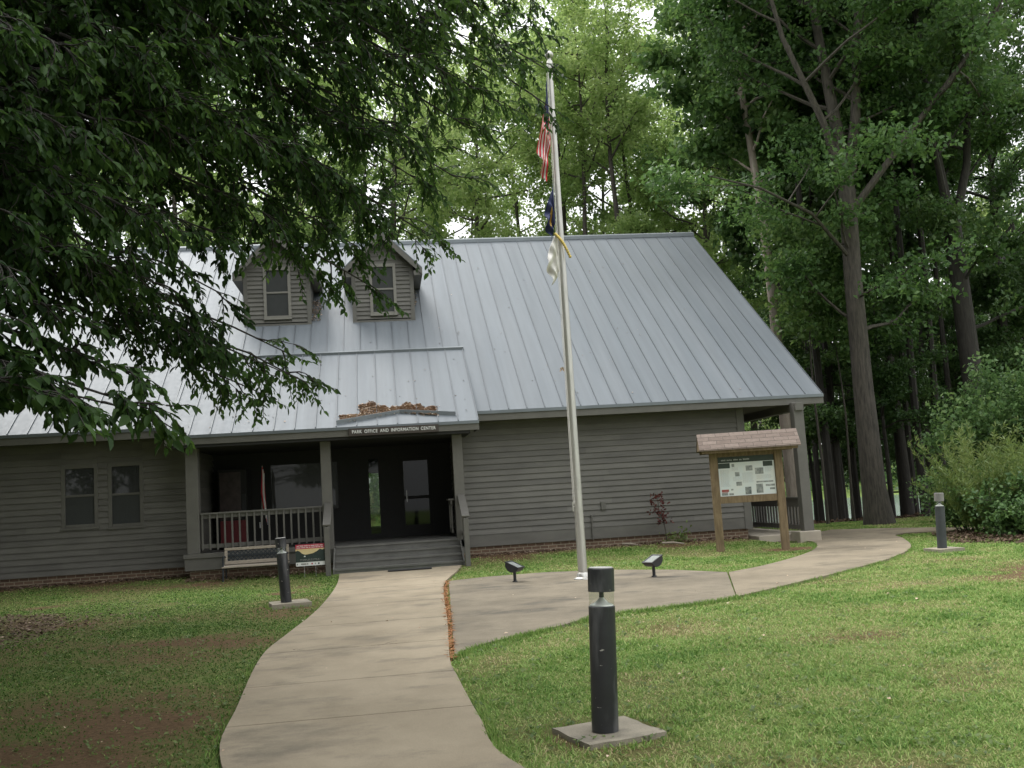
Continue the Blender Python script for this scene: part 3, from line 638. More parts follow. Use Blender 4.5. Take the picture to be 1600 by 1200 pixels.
# ---- windows on the long wall
def window(parent, x0, x1, z0, z1, y, fr=.075, name='window'):
    w = MB()
    w.box(x0-.01, x0+fr, y-.05, y+.02, z0-.02, z1+.02); w.box(x1-fr, x1+.01, y-.05, y+.02, z0-.02, z1+.02)
    w.box(x0+fr+.001, x1-fr-.001, y-.05, y+.02, z1-fr, z1+.02); w.box(x0-.03, x1+.03, y-.075, y+.02, z0-.075, z0-.021); 
    w.box(x0+fr+.001, x1-fr-.001, y-.04, y+.02, z0-.02, z0+.045)
    zm = (z0+z1)/2; w.box(x0+fr+.001, x1-fr-.001, y-.03, y+.015, zm-.025, zm+.025)
    f = w.build(name, M['trim'], parent, bevel=.004)
    g = MB(); g.box(x0+fr, x1-fr, y+.0, y+.008, zm+.02, z1-fr); g.build('pane', M['pane'], f)
    s = MB(); s.box(x0+fr, x1-fr, y-.012, y-.006, z0+.04, zm-.02); s.build('insect_screen', M['screen'], f)
    return f
for w in WIN: window(office, w[0], w[1], w[2], w[3], WY+.01)
# ---- dormers
def dormer(x0, x1):
    Yd = 27.93; zb = roofz(Yd)+.05; zt = 8.22; xm = (x0+x1)/2; hw = (x1-x0)/2; za = zt+hw*1.0; Yb = YE+(za-ZE)/SL
    wx0, wx1, wz0, wz1 = xm-.36, xm+.36, zb+.14, zt-.03
    d = MB()
    siding(d, x0, wx0, zb, wz1, Yd, .12); siding(d, wx1, x1, zb, wz1, Yd, .12); siding(d, wx0, wx1, zb, wz0, Yd, .07)
    z = wz1
    while z < za-.12:
        z2 = min(z+.12, za-.1); h0 = min(hw, za-z); h1 = max(.02, min(hw, za-z2))
        d.quad((xm-h0,Yd-.024,z),(xm+h0,Yd-.024,z),(xm+h1,Yd-.006,z2),(xm-h1,Yd-.006,z2)); d.quad((xm-h0,Yd,z),(xm+h0,Yd,z),(xm+h0,Yd-.024,z),(xm-h0,Yd-.024,z)); z = z2
    for x, s in ((x0, -1), (x1, 1)):   # cheeks die into the roof
        ye = YE+(zt-ZE)/SL
        d.prism([(Yd,zb-.03),(ye,zt),(Yd,zt)], 'x', min(x, x-s*.06), max(x, x-s*.06))
    o = d.build('dormer', M['siding'], office)
    tr = MB(); 
    for x in (x0-.012, x1-.10): tr.box(x, x+.112, Yd-.045, Yd-.026, zb-.03, zt)
    tr.box(x0-.012, x1+.012, Yd-.05, Yd-.026, zb-.12, zb-.031)
    tr.build('dormer_trim', M['trim'], o)
    r = MB(); ov = .30; oe = .26
    for s in (-1, 1):
        xo = xm+s*(hw+oe); zo = za-(hw+oe)*1.0; Yo = YE+(zo-ZE)/SL
        A = [(xm,Yd-ov,za),(xo,Yd-ov,zo),(xo,Yo+.1,zo),(xm,Yb+.1,za)]
        P = [(p[0],p[1],p[2]+.02) for p in A]+[(p[0],p[1],p[2]+.06) for p in A]
        if s > 0: r.hexa(P)
        else: r.hexa([P[1],P[0],P[3],P[2],P[5],P[4],P[7],P[6]])
    r.build('dormer_roof', M['roof'], o)
    b = MB()
    for s in (-1, 1):   # rake boards and boxed eave returns
        xo = xm+s*(hw+oe); zo = za-(hw+oe)
        P = [(xm,Yd-ov+.004,za-.17),(xo,Yd-ov+.004,zo-.15),(xo,Yd-ov+.04,zo-.15),(xm,Yd-ov+.04,za-.17),(xm,Yd-ov+.004,za+.018),(xo,Yd-ov+.004,zo+.018),(xo,Yd-ov+.04,zo+.018),(xm,Yd-ov+.04,za+.018)]
        b.hexa(P if s > 0 else [P[1],P[0],P[3],P[2],P[5],P[4],P[7],P[6]])
        xa, xb = sorted((xm+s*(hw+.02), xo-s*.002)); ym = YE+(zo-ZE)/SL
        b.box(xa, xb, Yd-ov+.041, ym, zo-.15, zo-.02)
    b.build('rake_board', M['trim'], o)
    sl_ = MB(); sl_.box(x0-.02, x1+.02, Yd-.09, Yd-.046, zb-.15, zb-.105); sl_.build('dormer_flashing', M['fascia_metal'], o)
    window(o, wx0, wx1, wz0, wz1, Yd-.01, .07, 'dormer_window')
_w = window
def window(parent, x0, x1, z0, z1, y, fr=.075, name='window'):
    if name != 'dormer_window': return _w(parent, x0, x1, z0, z1, y, fr, name)
    w = MB()
    w.box(x0-.01, x0+fr, y-.05, y+.02, z0-.02, z1+.02); w.box(x1-fr, x1+.01, y-.05, y+.02, z0-.02, z1+.02)
    w.box(x0+fr+.001, x1-fr-.001, y-.05, y+.02, z1-fr, z1+.02); w.box(x0-.02, x1+.02, y-.07, y+.02, z0-.06, z0-.021)
    w.box(x0+fr+.001, x1-fr-.001, y-.04, y+.02, z0-.02, z0+.05); zm = (z0+z1)/2; w.box(x0+fr+.001, x1-fr-.001, y-.035, y+.015, zm-.025, zm+.025)
    f = w.build(name, M['frame'], parent, bevel=.004)
    g = MB(); g.box(x0+fr, x1-fr, y-.012, y+.0, z0+.045, z1-fr); g.build('dormer_pane', M['screen'], parent)
    return f
for a, b in DORM: dormer(a, b)
# ---- porch: deck, skirt, steps, posts, rails
dk = MB()
DZ = .655
y = 23.0
nb = 26
for i in range(nb):
    ya = 23.42+i*(BY-23.42)/nb; dk.box(-4.36, 1.78, ya, ya+(BY-23.42)/nb-.006, DZ-.035, DZ)
dk.box(-4.36, 1.78, 23.4, 23.44, DZ-.2, DZ-.036)
dk.build('porch_deck', M['deck'], office)
sk = MB(); sk.box(-4.47, -1.2, 23.355, 23.398, .33, .70); sk.box(-4.49, -1.19, 23.32, 23.354, .60, .70); sk.box(-4.47, -4.43, 23.399, WY-.05, .33, .70)
sk.build('porch_skirt_board', M['trim'], office, bevel=.005)
st = MB(); rise = (DZ-.045)/4
for i in range(4):
    z1 = DZ-.001-rise*(i) if i else DZ-.002; 
    yf = 23.38-.28*i
    st.box(-1.16, 1.64, yf+.0, yf+.03, DZ-rise*(i+1)-.0, DZ-rise*i-.036)          # riser
    if i < 3: st.box(-1.16, 1.64, yf-.28-.025, yf-.001, DZ-rise*(i+1)-.036, DZ-rise*(i+1))   # tread with nosing
    st.box(-1.16, 1.64, yf-.025, yf+.041, DZ-.036, DZ+.0) if i == 0 else None
for x in (-1.20, 1.642): st.prism([(22.5,.0),(23.38,0),(23.38,DZ-.04),(23.3,DZ-.04),(22.5,.20)], 'x', x, x+.036)
st.build('porch_steps', M['deck'], office)
def post(x, z0, z1, w=.23, y=23.42, name='porch_post', base=True):
    p = MB(); p.box(x-w/2, x+w/2, y, y+w, z0, z1)
    return p.build(name, M['trim'], office, bevel=.008)
post(-4.27, .70, 3.1, .27, 23.36); post(-1.31, .3, 3.1, .23, 23.40); post(1.71, .3, 3.1, .23, 23.40)
rl = MB()
rl.box(-4.13, -1.43, 23.41, 23.55, 1.55, 1.59); rl.box(-4.13, -1.43, 23.46, 23.50, 1.46, 1.549); rl.box(-4.13, -1.43, 23.46, 23.50, .80, .89)
n = 17
for i in range(n):
    x = -4.08+i*(2.60)/(n-1); rl.box(x-.019, x+.019, 23.42, 23.458, .76, 1.549)
rl.build('porch_railing', M['trim'], office, bevel=.004)
def handrail(x, name='step_handrail'):
    h = MB()
    h.bar((x,23.40,1.63),(x,22.36,1.16), .17, .04); h.bar((x,23.38,1.53),(x,22.44,1.10), .04, .11); h.bar((x,23.38,.80),(x,22.44,.37), .04, .11)
    h.box(x-.055, x+.055, 22.33, 22.44, -.05, 1.12)
    for i in range(5):
        yy = 23.25-i*.17; zz = 1.53-(23.38-yy)*.457; h.box(x-.018, x+.018, yy-.018, yy+.018, zz-.75, zz+.02)
    return h.build(name, M['trim'], office, bevel=.006)
handrail(-1.29); handrail(1.735)
sr = MB(); sr.box(1.45, 1.59, 23.64, WY-.04, 1.53, 1.57); sr.box(1.5, 1.54, 23.64, WY-.04, 1.43, 1.529); sr.box(1.5, 1.54, 23.64, WY-.04, .78, .87)
for i in range(5): yy = 23.72+i*.15; sr.box(1.50, 1.538, yy-.018, yy+.018, .78, 1.50)
sr.build('porch_side_railing', M['trim'], office, bevel=.004)
# ---- open porch along the right gable
sp = MB(); sp.box(WXR+.02, 10.42, 23.9, YB, -.1, .20); sp.box(9.78, 10.32, 23.32, 23.88, -.1, .27); sp.build('side_porch_slab', M['concrete'], office, bevel=.02)
for y in (23.48, 27.6, 31.8, 36.0): post(10.1, .19 if y > 24 else .27, ZE-.2, .25, y, 'side_porch_post')
bmx = MB(); bmx.box(10.0, 10.2, 23.4, YB, ZE-.40, ZE-.216); bmx.build('side_porch_beam', M['trim'], office)
sr = MB(); sr.box(10.03, 10.17, 23.74, YB, 1.04, 1.08); sr.box(10.08, 10.12, 23.74, YB, .84, 1.039); sr.box(10.08, 10.12, 23.74, YB, .30, .40)
yy = 23.85
while yy < 36: sr.box(10.121, 10.155, yy-.045, yy+.045, .27, 1.0); yy += .19
sr.build('side_porch_railing', M['trim'], office, bevel=.004)
# small wall fittings
q = MB(); q.box(-3.22, -3.14, BY-.02, BY-.001, 1.12, 1.27); q.build('outlet_cover', M['white'], office)
o_ = at(943,790,24.36); q = MB(); q.box(o_.x-.06, o_.x+.06, WY-.075, WY-.03, o_.z-.10, o_.z+.10); q.build('outdoor_outlet', M['trim'], office, bevel=.006)
o_ = at(925,815,24.36); q = MB(); q.tube([(o_.x, WY-.055, .36),(o_.x, WY-.055, o_.z+.16),(o_.x, WY, o_.z+.16)], .022, 8); q.build('wall_pipe', M['trim'], office, True)
q = MB(); q.box(1.72, 1.76, 24.9, 25.02, 1.45, 2.35); q.build('pale_wall_strip', M['frame'], office)  # pale strip added for the sidelight edge on the porch return wall

# ------------------------------------------------------------------ entrance sign
def text_mesh(txt, size, w=None, depth=.004, off=0.0):
    cu = bpy.data.curves.new('letters', 'FONT'); cu.body = txt; cu.size = size; cu.extrude = depth; cu.offset = off; cu.align_x = 'CENTER'; cu.align_y = 'CENTER'; cu.space_character = 1.12
    o = bpy.data.objects.new('letters', cu); COL.objects.link(o); bpy.context.view_layer.update()
    me = bpy.data.meshes.new_from_object(o.evaluated_get(bpy.context.evaluated_depsgraph_get()))
    bpy.data.objects.remove(o); bpy.data.curves.remove(cu)
    co = np.empty(len(me.vertices)*3); me.vertices.foreach_get('co', co); co = co.reshape(-1,3); 
    if w: s = w/(co[:,0].max()-co[:,0].min()); co[:,0] *= s
    me.vertices.foreach_set('co', co.ravel()); me.materials.clear(); me.name = 'letters'; return me
sg = thing('entrance_sign', 'narrow dark brown board lettered PARK OFFICE AND INFORMATION CENTER on the porch fascia', 'sign', (.27, PYE-.02, 3.19))
M['signboard'] = mat('brown_sign_board', (.055,.045,.038), .7, .12)
q = MB(); q.box(-.75, 1.28, PYE-.045, PYE-.013, 3.10, 3.275); q.build('board', M['signboard'], sg, bevel=.004)
ms_ = [text_mesh(w_, .105, None, .005, .0016) for w_ in 'PARK OFFICE AND INFORMATION CENTER'.split()]
def span(me): c = [v.co.x for v in me.vertices]; return min(c), max(c)
tot = sum(span(m_)[1]-span(m_)[0] for m_ in ms_)+4*.07; f_ = 1.88/tot; xc = -.94
for m_ in ms_:
    a_, b_ = span(m_); m_.materials.append(M['white']); lo = link('word', m_, sg); lo.rotation_euler = (PI/2, 0, 0); lo.scale = (f_, 1, 1); lo.location = (xc-a_*f_, -.031, 0); xc += (b_-a_+.07)*f_

# ------------------------------------------------------------------ things at the porch
mt_ = MB(); gz = Hf(.45,22.1)+.045; mt_.box(-.02, .92, 21.98, 22.24, gz, gz+.022); tag(mt_.build('door_mat', M['mat'], bevel=.006), 'thin black rubber mat lying at the foot of the porch steps', 'door mat')
vd = thing('vending_machine', 'dim drinks vending machine with red lower front standing behind the porch railing', 'vending machine', (-3.75, 26.2, DZ))
q = MB(); q.box(-4.1, -3.4, 25.85, 26.6, DZ+.06, 2.62); 
q.box(-4.05,-3.45,25.9,26.55,DZ,DZ+.059); q.build('cabinet', M['dark'], vd, bevel=.02)
q = MB(); q.box(-4.06, -3.44, 25.82, 25.848, .76, 1.36); q.build('lower_panel', M['vend'], vd, bevel=.006)
M['vendface'] = mat('vending_display', (.04,.026,.024), .35, .5, 5, detail=3)
q = MB(); q.box(-4.06, -3.55, 25.82, 25.848, 1.39, 2.55); q.build('display_front', M['vendface'], vd, bevel=.006)
q = MB(); q.box(-3.53, -3.44, 25.82, 25.848, 1.55, 2.0); q.build('coin_panel', M['black'], vd)
# flag cloth
def flag(name, label, hoist_x, y, ztop, hh, fly, mats, colour, lean=-.22, drop=.93, pleat=.05, phase=0, nu=34, nv=26, narrow=.30):
    V = []; Fc = []; mi = []
    for i in range(nu+1):
        u = i/nu
        for j in range(nv+1):
            v = j/nv
            s = u*fly
            x = hoist_x+lean*s*(1-.35*v)*(.55+.45*u)+.03*math.sin(v*9+u*5+phase)*u
            z = ztop-v*hh*(1-.12*u)-drop*s*(1-.30*v)*(.75+.25*u)
            yy = y+pleat*math.sin(u*15+v*7+phase)*min(1, u*4)+.05*math.sin(v*11+phase)*u
            V.append((x, yy, z))
    for i in range(nu):
        for j in range(nv):
            a = i*(nv+1)+j; Fc.append((a, a+1, a+nv+2, a+nv+1)); mi.append(colour((i+.5)/nu, (j+.5)/nv))
    b = MB(); b.v = V; b.f = Fc; b.m = mi
    o = b.build(name, mats, None, True)
    sd = o.modifiers.new('cloth', 'SOLIDIFY'); sd.thickness = .004; sd.offset = 0
    return tag(o, label, 'flag')
pf = thing('porch_flag_staff', 'thin dark flag staff with a furled red and white flag standing on the shaded porch', 'flag staff', (-3.05, 25.6, DZ))
q = MB(); q.tube([(-3.05,25.6,DZ),(-2.98,25.6,2.66)], .014, 8); q.lathe([(.10,0),(.10,.03),(.03,.06)], (-3.05,25.6,DZ), 16); q.build('staff', M['oldwood'], pf, True)
q = MB()
for i, mm in enumerate([0,1,0,1,2]):
    q.tube([(-2.975+.012*i,25.57-.012*(i%2),2.62-.05*i),(-3.0+.03*math.sin(i)+.01*i,25.55-.02*(i%2),2.0),(-2.95+.02*i,25.57,1.45-.08*i)], [.012,.03-.003*i,.012], 7, True, mm)
q.build('furled_cloth', [M['red'], M['wcloth'], M['navy']], pf, True)

# ------------------------------------------------------------------ bench
bn = thing('garden_bench', 'weathered wooden bench with dark iron lattice back in front of the porch skirt', 'bench', (-2.85, 22.85, Hf(-2.85,22.85)))
zb = Hf(-2.85,22.85)
bx0, bx1 = -3.54, -2.16
q = MB(); q.box(bx0, bx1, 22.93, 22.965, .74, .80); q.box(bx0, bx1, 22.91, 22.945, .44, .515); q.hexa([(bx0,22.91,.516),(bx0+.06,22.91,.516),(bx0+.06,22.945,.516),(bx0,22.945,.516),(bx0,22.93,.739),(bx0+.06,22.93,.739),(bx0+.06,22.965,.739),(bx0,22.965,.739)])
q.hexa([(bx1-.06,22.91,.516),(bx1,22.91,.516),(bx1,22.945,.516),(bx1-.06,22.945,.516),(bx1-.06,22.93,.739),(bx1,22.93,.739),(bx1,22.965,.739),(bx1-.06,22.965,.739)])
q.build('back_frame', M['oldwood'], bn, bevel=.006)
q = MB()
n = 15
for i in range(-3, n+1):
    for s in (1, -1):
        x0 = bx0+.07+i*.092; x1 = x0+.225
        a = Vector((x0, 22.932, .517)); b = Vector((x1, 22.948, .738))
        if s < 0: a.x, b.x = b.x, a.x
        lo_, hi_ = bx0+.061, bx1-.061
        def clip(p, q_):
            if p.x < lo_ and q_.x > lo_: return p+(q_-p)*((lo_-p.x)/(q_.x-p.x))
            if p.x > hi_ and q_.x < hi_: return p+(q_-p)*((hi_-p.x)/(q_.x-p.x))
            return p
        if max(a.x, b.x) <= lo_ or min(a.x, b.x) >= hi_: continue
        a, b = clip(a, b), clip(b, a)
        if (b-a).length > .02: q.bar(a, b, .022, .012, (0,1,.05))
q.box(bx0+.061, bx1-.061, 22.942, 22.952, .62, .64); q.build('iron_lattice', M['iron'], bn)
for k in range(4):
    q = MB(); q.box(bx0-.01, bx1+.01, 22.52+k*.095, 22.60+k*.095, .385+.004*k, .415+.004*k); q.build('seat_slat', M['oldwood'], bn, bevel=.006)
for x in (bx0+.02, bx1-.02):
    q = MB(); q.tube([(x,22.97,.78),(x,22.93,.42),(x,22.98,zb-.02)], .017, 6); q.tube([(x,22.54,.60),(x,22.54,.38),(x,22.50,zb-.02)], .017, 6); q.tube([(x,22.95,.60),(x,22.75,.625),(x,22.54,.60)], .017, 6); q.tube([(x,22.94,.37),(x,22.53,.365)], .014, 6)
    q.build('iron_leg', M['iron'], bn, True)

# ------------------------------------------------------------------ yard sign
ys = thing('yard_sign', 'small campaign style lawn sign with red header and sunset picture on two wire stakes', 'sign', (-1.66, 22.4, 0.04))
yx0, yx1, yz0, yz1, yY = -1.97, -1.355, .325, .785, 22.4
q = MB(); q.box(yx0, yx1, yY, yY+.008, yz0, yz1); q.build('panel', M['white'], ys)
M['signred'] = mat('sign_red', (.45,.03,.06), .6, .1); M['signsky'] = mat('sign_sunset', (.62,.45,.20), .6, .1, 4, col2=(.72,.60,.34)); M['signtree'] = mat('sign_treeline', (.02,.035,.03), .6, .4, 12); M['signgrey'] = mat('sign_grey_print', (.30,.29,.27), .6, .1)
W_, H_ = yx1-yx0, yz1-yz0
def yp(u, v, d=0): return (yx0+u*W_, yY-.001-d, yz0+v*H_)
q = MB()
def yr(u0, v0, u1, v1, mi, d): q.quad(yp(u0,v0,d), yp(u1,v0,d), yp(u1,v1,d), yp(u0,v1,d), mi)
yr(0,.79,1,1,0,.001); yr(0,.18,1,.79,1,.001)
q.add([yp(*p,.002) for p in [(0,.18),(1,.18),(1,.74),(.92,.72),(.84,.76),(.74,.66),(.60,.57),(.45,.54),(.33,.52),(.22,.58),(.14,.69),(.07,.73),(0,.70)]], [tuple(range(13))], 2)
r_ = random.Random(3)
def words_row(v, h, u, u1, mi, wl=(3,8)):
    while u < u1:
        for _ in range(r_.randint(*wl)):
            w = .012*r_.uniform(.8,1.3); 
            if u+w > u1: break
            yr(u, v, u+w, v+h*r_.uniform(.85,1), mi, .003); u += w+.006
        u += .022
words_row(.91,.045,.05,.95,3); words_row(.83,.045,.04,.96,3); words_row(.29,.028,.15,.85,4); words_row(.24,.022,.15,.85,4)
q.add([yp(*p,.003) for p in [(.28,.42),(.34,.42),(.34,.45),(.31,.485),(.28,.45)]], [(0,1,2,3,4)], 3)
for u0, u1, mi in [(.04,.06,2),(.17,.36,4),(.38,.42,4),(.53,.58,0),(.65,.68,4),(.76,.81,2)]: yr(u0,.055,u1,.125,mi,.002)
q.build('print', [M['signred'], M['signsky'], M['signtree'], M['white'], M['signgrey']], ys)
for x in (-1.795, -1.555):
    q = MB(); q.tube([(x,yY+.014,-.05),(x,yY+.014,.55)], .0045, 6); q.build('wire_stake', M['steel'], ys, True)

# ------------------------------------------------------------------ bollard lights
def bollard():
    r = bpy.data.objects.new('bollard_light', None); COL.objects.link(r); ORG[r.name] = Vector((0,0,0))
    R_ = .0875
    q = MB(); q.lathe([(R_,.0),(R_,.790),(R_-.006,.795)], (0,0,.045), 32); q.build('post', M['bollard'], r, True)
    q = MB(); q.lathe([(R_-.004,.0),(R_-.004,.090)], (0,0,.842), 32); q.f = [f for f in q.f if len(f) == 4]; q.m = q.m[:len(q.f)]; q.build('clear_lens', M['lens'], r, True)
    q = MB(); q.lathe([(.078,0),(.076,.006),(.045,.020),(.022,.042),(.010,.058),(.010,.093)], (0,0,.841), 20); q.build('reflector', M['chrome'], r, True)
    q = MB(); q.lathe([(.016,0),(.016,.034)], (0,0,.894), 12); q.build('lamp_holder', M['iron'], r, True)
    q = MB(); q.lathe([(R_,.0),(R_,.148),(R_-.004,.152),(R_-.012,.153)], (0,0,.933), 32); q.build('cap', M['bollard'], r, True)
    q = MB(); q.lathe([(R_-.009,0),(R_-.009,.004)], (0,0,1.0858), 28); q.build('cap_lid', M['lid'], r, True)
    return r
def bollard_mat():
    mt = mat('chipped_black_enamel', (.016,.017,.02), .42, .3, 5); nt = mt.node_tree; N = nt.nodes; L = nt.links; b = N['Principled BSDF']
    tc = N.new('ShaderNodeTexCoord'); mp = N.new('ShaderNodeMapping'); mp.inputs['Scale'].default_value = (10,10,22); L.new(tc.outputs['Object'], mp.inputs[0])
    nz = N.new('ShaderNodeTexNoise'); nz.inputs['Scale'].default_value = 1.3; nz.inputs['Detail'].default_value = 3; nz.inputs['Distortion'].default_value = .6; L.new(mp.outputs[0], nz.inputs['Vector'])
    r = N.new('ShaderNodeValToRGB'); L.new(nz.outputs['Fac'], r.inputs[0]); r.color_ramp.elements[0].position = .70; r.color_ramp.elements[0].color = (0,0,0,1); r.color_ramp.elements[1].position = .71; r.color_ramp.elements[1].color = (1,1,1,1)
    old = b.inputs['Base Color'].links[0].from_socket; mx = N.new('ShaderNodeMix'); mx.data_type = 'RGBA'; L.new(r.outputs[0], mx.inputs[0]); L.new(old, mx.inputs[6]); mx.inputs[7].default_value = (.38,.36,.33,1)
    mp2 = N.new('ShaderNodeMapping'); mp2.inputs['Scale'].default_value = (9,9,2.2); L.new(tc.outputs['Object'], mp2.inputs[0])
    n2 = N.new('ShaderNodeTexNoise'); n2.inputs['Scale'].default_value = 1; n2.inputs['Detail'].default_value = 6; L.new(mp2.outputs[0], n2.inputs['Vector'])
    r2 = N.new('ShaderNodeValToRGB'); L.new(n2.outputs['Fac'], r2.inputs[0]); r2.color_ramp.elements[0].position = .50; r2.color_ramp.elements[0].color = (0,0,0,1); r2.color_ramp.elements[1].position = .8; r2.color_ramp.elements[1].color = (.8,.8,.8,1)
    m2 = N.new('ShaderNodeMix'); m2.data_type = 'RGBA'; L.new(r2.outputs[0], m2.inputs[0]); L.new(mx.outputs[2], m2.inputs[6]); m2.inputs[7].default_value = (.16,.16,.165,1)
    L.new(m2.outputs[2], b.inputs['Base Color']); return mt
M['bollard'] = bollard_mat(); M['chrome'] = mat('satin_reflector', (.78,.78,.76), .3, .05, metal=.3); M['lid'] = mat('faded_lid', (.55,.54,.51), .6, .15, 6)
M['fade_cap'] = mat('faded_grey_enamel', (.20,.19,.185), .6, .2, 6); M['fade_post'] = mat('faded_slate_enamel', (.045,.05,.055), .5, .25, 5)
b0 = bollard()
spots = [(*G(945,1137,.055),.045,-.01,.5,'black bollard light with scratched post standing in front on the lawn','bollard'),
         (-1.67,17.0,-.055,0,1.8,'black bollard light leaning beside the bench and yard sign','bollard'),
         (10.42,18.2,.045,0,3.6,'grey faded bollard light between the curved path and the tall bush','bollard')]
for i, (x, y, tx, ty, rz, lab, cat) in enumerate(spots):
    o = b0 if i == 0 else copy_tree(b0)
    o.matrix_world = Matrix.Translation((x, y, (-.008,.028,.022)[i])) @ Matrix.Rotation(tx, 4, 'Y') @ Matrix.Rotation(ty, 4, 'X') @ Matrix.Rotation(rz, 4, 'Z')
    tag(o, lab, cat, 'bollard lights along the path')
    if i == 2:   # this one has weathered to grey
        for ch in o.children:
            nm_ = ch.name.split('.')[0]
            if nm_ in ('post', 'cap'): ch.material_slots[0].link = 'OBJECT'; ch.material_slots[0].material = M['fade_cap'] if nm_ == 'cap' else M['fade_post']
# concrete footings, one under each bollard
def footing(cx, cy, w, rz, z1, lab, chip=0):
    b = MB(); c, s = math.cos(rz), math.sin(rz); rr = random.Random(int(cx*10)); n = 6; pts = []
    for k in range(4):
        a = [(-1,-1),(1,-1),(1,1),(-1,1)][k]; bb = [(-1,-1),(1,-1),(1,1),(-1,1)][(k+1) % 4]
        for j in range(n): t_ = j/n; u = (a[0]*(1-t_)+bb[0]*t_)*w/2+rr.uniform(-.012,.012); v = (a[1]*(1-t_)+bb[1]*t_)*w/2+rr.uniform(-.012,.012); pts.append((cx+u*c-v*s, cy+u*s+v*c))
    slab_poly(b, pts, -.08, z1); o = b.build('concrete_footing', M['foot'], None, False, .012); return tag(o, lab, 'concrete footing', 'concrete footings under the bollards')
M['foot'] = path_mat('old_footing_concrete', (.21,.19,.15), (.33,.295,.23), (.10,.092,.075))
M['foot2'] = M['foot']
footing(*G(950,1139,.04), .55, .30, .035, 'stained square concrete footing under the scratched front bollard')
footing(-1.62, 17.02, .62, .2, .075, 'mossy square concrete footing under the bollard by the yard sign')
footing(10.45, 18.2, .54, .05, .07, 'pale square concrete footing under the faded bollard by the bush')

# ------------------------------------------------------------------ flagpole and flags
FX, FY = 3.37, 17.65
fp = thing('flagpole', 'tall silver aluminium flagpole with round finial on the paved plaza', 'flagpole', (FX, FY, .036))
pb = MB(); pb.tube([(FX,FY,.03),(FX,FY,2.5),(FX+.01,FY,6),(FX+.03,FY,9.35)], [.083,.078,.062,.045], 24); pb.build('pole', M['alu'], fp, True)
pb = MB(); pb.lathe([(.17,0),(.165,.02),(.12,.045),(.105,.10),(.086,.12)], (FX,FY,.034), 28); pb.build('base_collar', M['alu'], fp, True)
pb = MB(); pb.lathe([(.046,0),(.085,.01),(.085,.05),(.06,.06),(.055,.16),(.03,.20),(.03,.22)], (FX+.03,FY,9.34), 20); pb.build('truck', M['alu'], fp, True)
pb = MB(); pb.lathe([(.01,-.08),(.05,-.062),(.075,-.025),(.08,0),(.075,.025),(.05,.062),(.01,.08)], (FX+.03,FY,9.63), 20); pb.build('finial', M['alu'], fp, True)
pb = MB()
for dx, dy in ((-.075,-.05),(-.06,-.085)): pb.tube([(FX+.03+dx,FY+dy,9.38),(FX+dx-.012,FY+dy,5.2),(FX+dx-.02,FY+dy,1.35)], .0055, 5)
pb.build('halyard', M['wcloth'], fp)
pb = MB(); pb.tube([(FX-.075,FY-.03,1.30),(FX-.105,FY-.05,1.30)], .012, 6); pb.tube([(FX-.105,FY-.05,1.22),(FX-.105,FY-.05,1.38)], .012, 6); pb.build('cleat', M['alu'], fp)
pb = MB()
prev = None
for i in range(13):
    t_ = i/12; a = PI*1.35*t_-.4
    c = (FX-.10+.24*t_, FY-.11-.03*math.sin(PI*t_), 6.20-.42*t_+.04*math.sin(PI*t_))
    pb.lathe([(.004,-.03),(.022,-.021),(.03,0),(.022,.021),(.004,.03)], c, 10)
pb.build('retainer_beads', M['brass'], fp, True)
def us(u, v):
    if u < .40 and v < .54: return 2
    return 0 if int(v*13) % 2 == 0 else 1
flag('national_flag', 'limp red and white striped flag with blue canton hanging highest on the flagpole', FX-.06, FY-.06, 9.15, 1.15, 1.5, [M['red'], M['wcloth'], M['navy']], us, -.16, .92, .06)
def stf(u, v): return 1 if (.50 < u < .72 and .3 < v < .8) else 0
flag('state_flag', 'limp dark blue flag with gold emblem hanging below the striped flag', FX-.075, FY-.06, 7.15, .72, .95, [M['navy'], M['gold']], stf, -.20, .62, .05, 1.3)
flag('white_flag', 'plain white flag hanging lowest on the flagpole beside gilt beads', FX-.06, FY-.06, 6.30, .75, .85, [M['wcloth']], lambda u, v: 0, -.27, .62, .028, 2.2)
tg = MB(); c = at(875,578,FY)
for k in range(7):
    a = k*2.1; d = Vector((math.cos(a)*.04, math.sin(a*1.7)*.03, math.sin(a)*.03)); p = Vector((FX-.13+.03*math.sin(a), FY-.03, c.z+.025*math.cos(a))); s_ = Vector((d.z, d.x*.4, -d.x))*.5
    tg.add([p-d, p+s_, p+d, p-s_], [(0,1,2,3)])
tg.tube([(FX-.075,FY-.02,c.z+.01),(FX-.14,FY-.03,c.z)], .003, 4)
tag(tg.build('dead_leaf_tuft', M['litter']), 'small tuft of brown dead leaves caught on the side of the flagpole', 'dead leaves')

